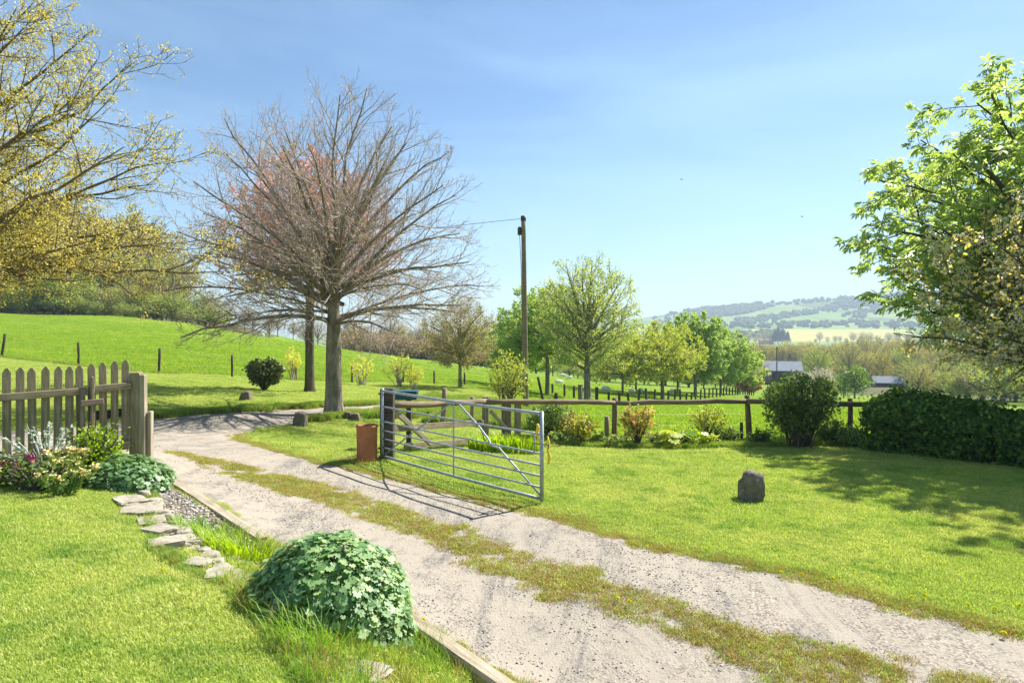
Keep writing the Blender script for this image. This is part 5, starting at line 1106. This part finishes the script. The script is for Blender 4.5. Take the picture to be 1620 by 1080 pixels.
def wood(n, px0, px1, D0, D1, h0, h1_, kinds, label, group, name='valley_tree', prob=None, seed=0, wid=1.0):
    rg = np.random.default_rng(seed+300)
    for i in range(n):
        f = (i+rg.uniform(.2, .8))/n; px = px0+(px1-px0)*f; D = rg.uniform(D0, D1); k = kinds[rg.integers(len(kinds))]; kk = K[k][rg.integers(len(K[k]))]
        place_far(kk, label, X(px, D), D, rg.uniform(h0, h1_), group, name=name, rz=rg.uniform(0, 6), wid=wid*rg.uniform(.85, 1.2))
# wood on the rise behind the left pasture
def lwood(n, D0, D1, h0, h1_, kinds, lab, grp, seed, px0=-260, px1=335):
    wood(n, px0, px1, D0, D1, h0, h1_, kinds, lab, grp, name='hillside_tree', seed=seed)
lwood(44, 106, 113, 4.5, 7.5, ['green', 'green', 'olive'], 'low olive green tree at the front edge of the hillside wood', 'front trees of the hillside wood', 1)
lwood(40, 118, 132, 11, 15, ['olive', 'brown', 'green'], 'leafless or budding brown olive tree inside the hillside wood', 'middle trees of the hillside wood', 2, px1=290)
lwood(40, 138, 160, 18, 23, ['brown', 'olive'], 'tall brown tree at the back of the hillside wood', 'back trees of the hillside wood', 3, px1=235)
wood(26, 545, 800, 165, 200, 7, 12, ['brown', 'brown', 'olive'], 'bare brown tree in the belt behind the pasture between the bare tree and the pole', 'brown tree belt behind the pasture', name='bare_tree', seed=4)
wood(9, 350, 540, 150, 190, 6, 8, ['brown'], 'brown tree top showing over the ridge behind the bare tree', 'tree tops over the ridge', seed=5)
wood(16, 790, 1010, 150, 200, 4, 8, ['green', 'olive'], 'hedgerow tree behind the row of young trees', 'hedgerow behind the row of young trees', seed=6)
# valley trees right
wood(70, 1180, 1480, 400, 470, 15, 20, ['tall', 'tall', 'gold'], 'slender yellow budding tree in the valley wood behind the barns', 'valley wood behind the barns', seed=7)
wood(44, 1330, 1700, 310, 400, 16, 22, ['gold', 'tall', 'olive'], 'golden budding tree in the nearer valley wood on the right', 'nearer valley wood', seed=8)
wood(46, 1290, 1760, 225, 300, 10, 15, ['gold', 'olive', 'green'], 'pale olive tree just beyond the hedge on the right', 'trees just beyond the hedge', seed=9)
wood(34, 1450, 1850, 118, 150, 4.5, 7.5, ['green', 'olive', 'hedge'], 'pale scrubby tree in the thicket directly behind the hedge', 'thicket directly behind the hedge', name='scrub_tree', seed=26, wid=1.3)
wood(18, 1290, 1440, 235, 300, 7, 10, ['olive', 'gold', 'green'], 'olive tree between and behind the two barns', 'trees between the two barns', seed=27, wid=1.2)
K['brownbush'] = [far_kind(4, 3.4, 'lf_brown', 1500, .25, 210+i, clow=0) for i in range(2)]
wood(30, 545, 800, 150, 163, 4.5, 7, ['brownbush'], 'low brown thicket below the brown tree belt', 'brown thicket under the tree belt', name='thicket', seed=21, wid=1.2)
wood(22, 800, 1190, 140, 160, 3.5, 5.5, ['green', 'hedge'], 'dark green hedgerow bush beyond the row of young trees', 'hedgerow beyond the young trees', name='hedgerow_bush', seed=22, wid=1.4)
wood(34, 1440, 1800, 150, 215, 6, 9.5, ['green', 'hedge', 'olive', 'olive'], 'olive green scrub tree rising just above the hedge', 'scrub rising above the hedge', name='scrub_tree', seed=23, wid=1.2)
wood(30, -260, 350, 104, 107, 2.2, 3.6, ['hedge', 'green'], 'low green bush along the top edge of the pasture', 'bushes along the top of the pasture', name='hedgerow_bush', seed=25, wid=1.3)
wood(30, 1150, 1560, 700, 850, 10, 15, ['gold', 'brown', 'olive'], 'small far tree in the valley hedgerows', 'valley hedgerow trees', seed=10)
wood(14, 1120, 1240, 1250, 1360, 16, 28, ['brown', 'olive'], 'brown tree left of the yellow rapeseed field', 'trees left of the rapeseed field', seed=11)
wood(20, 1285, 1480, 1280, 1370, 12, 26, ['brown', 'olive'], 'small bare tree in front of the yellow rapeseed field', 'trees before the rapeseed field', seed=12)
for px, h in ((1226, 30), (1231, 36), (1238, 33), (1246, 28)): place_far(K['conifer'][0], 'dark conifer in the clump before the yellow field', X(px, 1300), 1300, h, 'dark conifer clump', name='conifer')
place_far(K['purple'][0], 'purple brown bare tree left of the large barn', X(1187, 150), 150, 8.6, None, name='bare_bush', wid=1.1)
place_far(K['purple'][0], 'second purple brown tree behind the end of the field row', X(1150, 200), 200, 13, None, name='bare_bush', rz=2)
place_far(K['white'][0], 'whitish blossoming tree between the two barns', X(1300, 170), 170, 6.2, None, name='blossom_tree', wid=1.2)
place_far(K['white'][0], 'second whitish blossoming tree nearer the large barn', X(1268, 165), 165, 4.8, None, name='blossom_tree', wid=1.1, rz=2)
place_far(K['dark'][0], 'dark evergreen bush left of the small barn', X(1352, 120), 120, 6.6, None, name='evergreen_bush')
place_far(K['dark'][0], 'dark evergreen bush behind the many stemmed shrub', X(1335, 128), 128, 5.2, None, name='evergreen_bush', rz=2)
place_far(K['green'][1], 'green bush left of the small barn roof', X(1312, 118), 118, 3.8, None, name='green_bush', rz=1)

# ------------------------------------------------------------------ barns
def barn(label, px0, px1, D, eave, ridge_py, depth, seed, lean=None, rz=-.35, name='barn'):
    w = (px1-px0)/F*D; b = G((px0+px1)/2, D); t = thing(name, label, 'barn', b, None, rz); he = CZ-(eave-HZ)/F*D-b[2]; hr = CZ-(ridge_py-HZ)/F*D-b[2]
    m = MB(); m.poly([(-w/2, -depth/2, -1), (w/2, -depth/2, -1), (w/2, depth/2, -1), (-w/2, depth/2, -1), (-w/2, -depth/2, he), (w/2, -depth/2, he), (w/2, depth/2, he), (-w/2, depth/2, he), (-w/2, 0, hr), (w/2, 0, hr)],
           [(0, 1, 5, 4), (2, 3, 7, 6), (3, 0, 4, 8, 7), (1, 2, 6, 9, 5)]); m.build('wall', M['barn_wall'], t)
    m = MB(); o_ = .6
    for s in (-1, 1): m.poly([(-w/2-o_, s*(depth/2+o_), he-.2), (w/2+o_, s*(depth/2+o_), he-.2), (w/2+o_, 0, hr+.12), (-w/2-o_, 0, hr+.12), (-w/2-o_, s*(depth/2+o_), he-.35), (w/2+o_, s*(depth/2+o_), he-.35), (w/2+o_, 0, hr-.05), (-w/2-o_, 0, hr-.05)],
                             [(0, 1, 2, 3), (4, 5, 6, 7), (0, 1, 5, 4), (1, 2, 6, 5), (3, 0, 4, 7)])
    m.build('roof', M['barn_roof'], t)
    if lean: m = MB(); m.box((lean[0], -depth/2-2.4, lean[1]*.5-.5), (lean[2], 4.6, lean[1]+1)); m.build('lean_to', M['barn_wall'], t); m = MB(); m.box((lean[0], -depth/2-2.6, lean[1]+.25), (lean[2]+.6, 5.4, .18), Matrix.Rotation(.12, 3, 'X')); m.build('lean_to_roof', M['barn_roof'], t)
    return t
barn('large dark barn with a pale blue grey roof in the valley', 1190, 1262, 215, 583, 571.5, 15, 1, (-4.5, 3.4, 6))
barn('small dark barn with a pale roof above the hedge', 1384, 1428, 205, 603, 595.5, 8, 2, rz=-.3)
hs_ = G(1212, 1320); hh_ = thing('farmhouse', 'tiny red brick farmhouse left of the dark conifer clump', 'house', hs_)
MB().box((0, 0, 3), (26, 10, 7)).build('wall', M['brick_far'], hh_)
MB().poly([(-14, -6, 6.5), (14, -6, 6.5), (14, 6, 6.5), (-14, 6, 6.5), (-14, 0, 10), (14, 0, 10)], [(0, 1, 5, 4), (2, 3, 4, 5), (0, 4, 3), (1, 2, 5)]).build('roof', M['brick_far'], hh_)
pp_ = G(1229, 190); dp = thing('distant_pole', 'thin distant pole rising behind the large barn', 'pole', pp_); zt = CZ-(548-HZ)/F*190-pp_[2]
MB().tube([(0, 0, -.5), (0, 0, zt)], .16, 7).build('pole', M['wood_dark'], dp); MB().box((0, 0, zt-.6), (1.6, .12, .15)).build('cross_arm', M['wood_dark'], dp)

# ------------------------------------------------------------------ woods on the far hills (nobody could count these trees)
def hill_hit(px, py):
    D = np.linspace(1500, 3900, 160); xs = X(px[:, None], D[None]); zs = H(xs, np.broadcast_to(D[None], xs.shape)); ray = CZ-(py[:, None]-HZ)/F*D[None]
    hit = zs > ray; i = hit.argmax(1); ok = hit.any(1); return xs[np.arange(len(px)), i], D[i], zs[np.arange(len(px)), i], ok
def inpoly(px, py, poly): return sd_poly(px, py, poly) > 0
polys = [([(1080, 500), (1110, 485), (1200, 477), (1214, 488), (1180, 497), (1110, 506)], 850), ([(1160, 506), (1300, 489), (1330, 474), (1440, 460), (1460, 472), (1330, 492), (1250, 503), (1170, 517)], 714), ([(1330, 500), (1400, 480), (1440, 484), (1345, 508)], 60),
         ([(1030, 498), (1100, 489), (1110, 510), (1040, 520)], 70), ([(1120, 512), (1480, 508), (1480, 519), (1120, 520)], 180), ([(1210, 478), (1440, 459), (1620, 447), (1620, 456), (1440, 466), (1212, 486)], 420), ([(1480, 470), (1620, 460), (1620, 500), (1500, 500)], 160),
         ([(1150, 530), (1240, 525), (1240, 538), (1150, 542)], 160)]
PX, PY = [], []
for poly, n in polys:
    xs = [a[0] for a in poly]; ys = [a[1] for a in poly]; a = rgf.uniform(min(xs), max(xs), n*3); b = rgf.uniform(min(ys), max(ys), n*3); m = inpoly(a, b, poly); PX.append(a[m][:n]); PY.append(b[m][:n])
PX = np.concatenate(PX); PY = np.concatenate(PY); hx, hy, hz2, ok = hill_hit(PX, PY); ok &= hy > 1500
hx, hy, hz2 = hx[ok], hy[ok], hz2[ok]; n = len(hx)
bm = bmesh.new(); bmesh.ops.create_icosphere(bm, subdivisions=2, radius=1); sv_ = np.array([v.co for v in bm.verts]); sf = np.array([[v.index for v in f.verts] for f in bm.faces]); bm.free()
r1 = rgf.uniform(.75, 1.25, (n, len(sv_))); ss = rgf.uniform(4, 8.5, n)
V = np.stack([hx, hy, hz2+ss*.5], -1)[:, None]+sv_[None]*r1[..., None]*ss[:, None, None]*np.array([1.1, 1.1, 1.0])
Fa = (np.arange(n)[:, None, None]*len(sv_)+sf[None]).reshape(-1, 3)
M['far_wood'] = flat_mat('far_woodland', (.12, .14, .07), 1, .35, .02, 0, 0)
tag(link('hill_woods', new_mesh('hill_woods', V.reshape(-1, 3), Fa), None, M['far_wood']), 'dark woods and hedgerows on the far hillside', 'woodland', kind='stuff')

# ------------------------------------------------------------------ air
hzm = bpy.data.materials.new('haze_air'); hzm.use_nodes = True; N = hzm.node_tree.nodes
for n_ in list(N): N.remove(n_)
oo = N.new('ShaderNodeOutputMaterial'); pv = N.new('ShaderNodeVolumePrincipled'); pv.inputs['Color'].default_value = (.70, .86, 1, 1); pv.inputs['Density'].default_value = HAZE; pv.inputs['Anisotropy'].default_value = .0
hzm.node_tree.links.new(pv.outputs[0], oo.inputs['Volume'])
zmin = float(ZZ.min()); zmax = float(max(ZZ.max()+20, 30))
if HAZE > 0:
    m = MB(); m.box(((gx[0]+gx[-1])/2, (gy[0]+gy[-1])/2, (zmin-1+zmax)/2), (gx[-1]-gx[0]+40, gy[-1]-gy[0]+40, zmax-zmin+1)); tag(m.build('haze', hzm), kind='stuff')
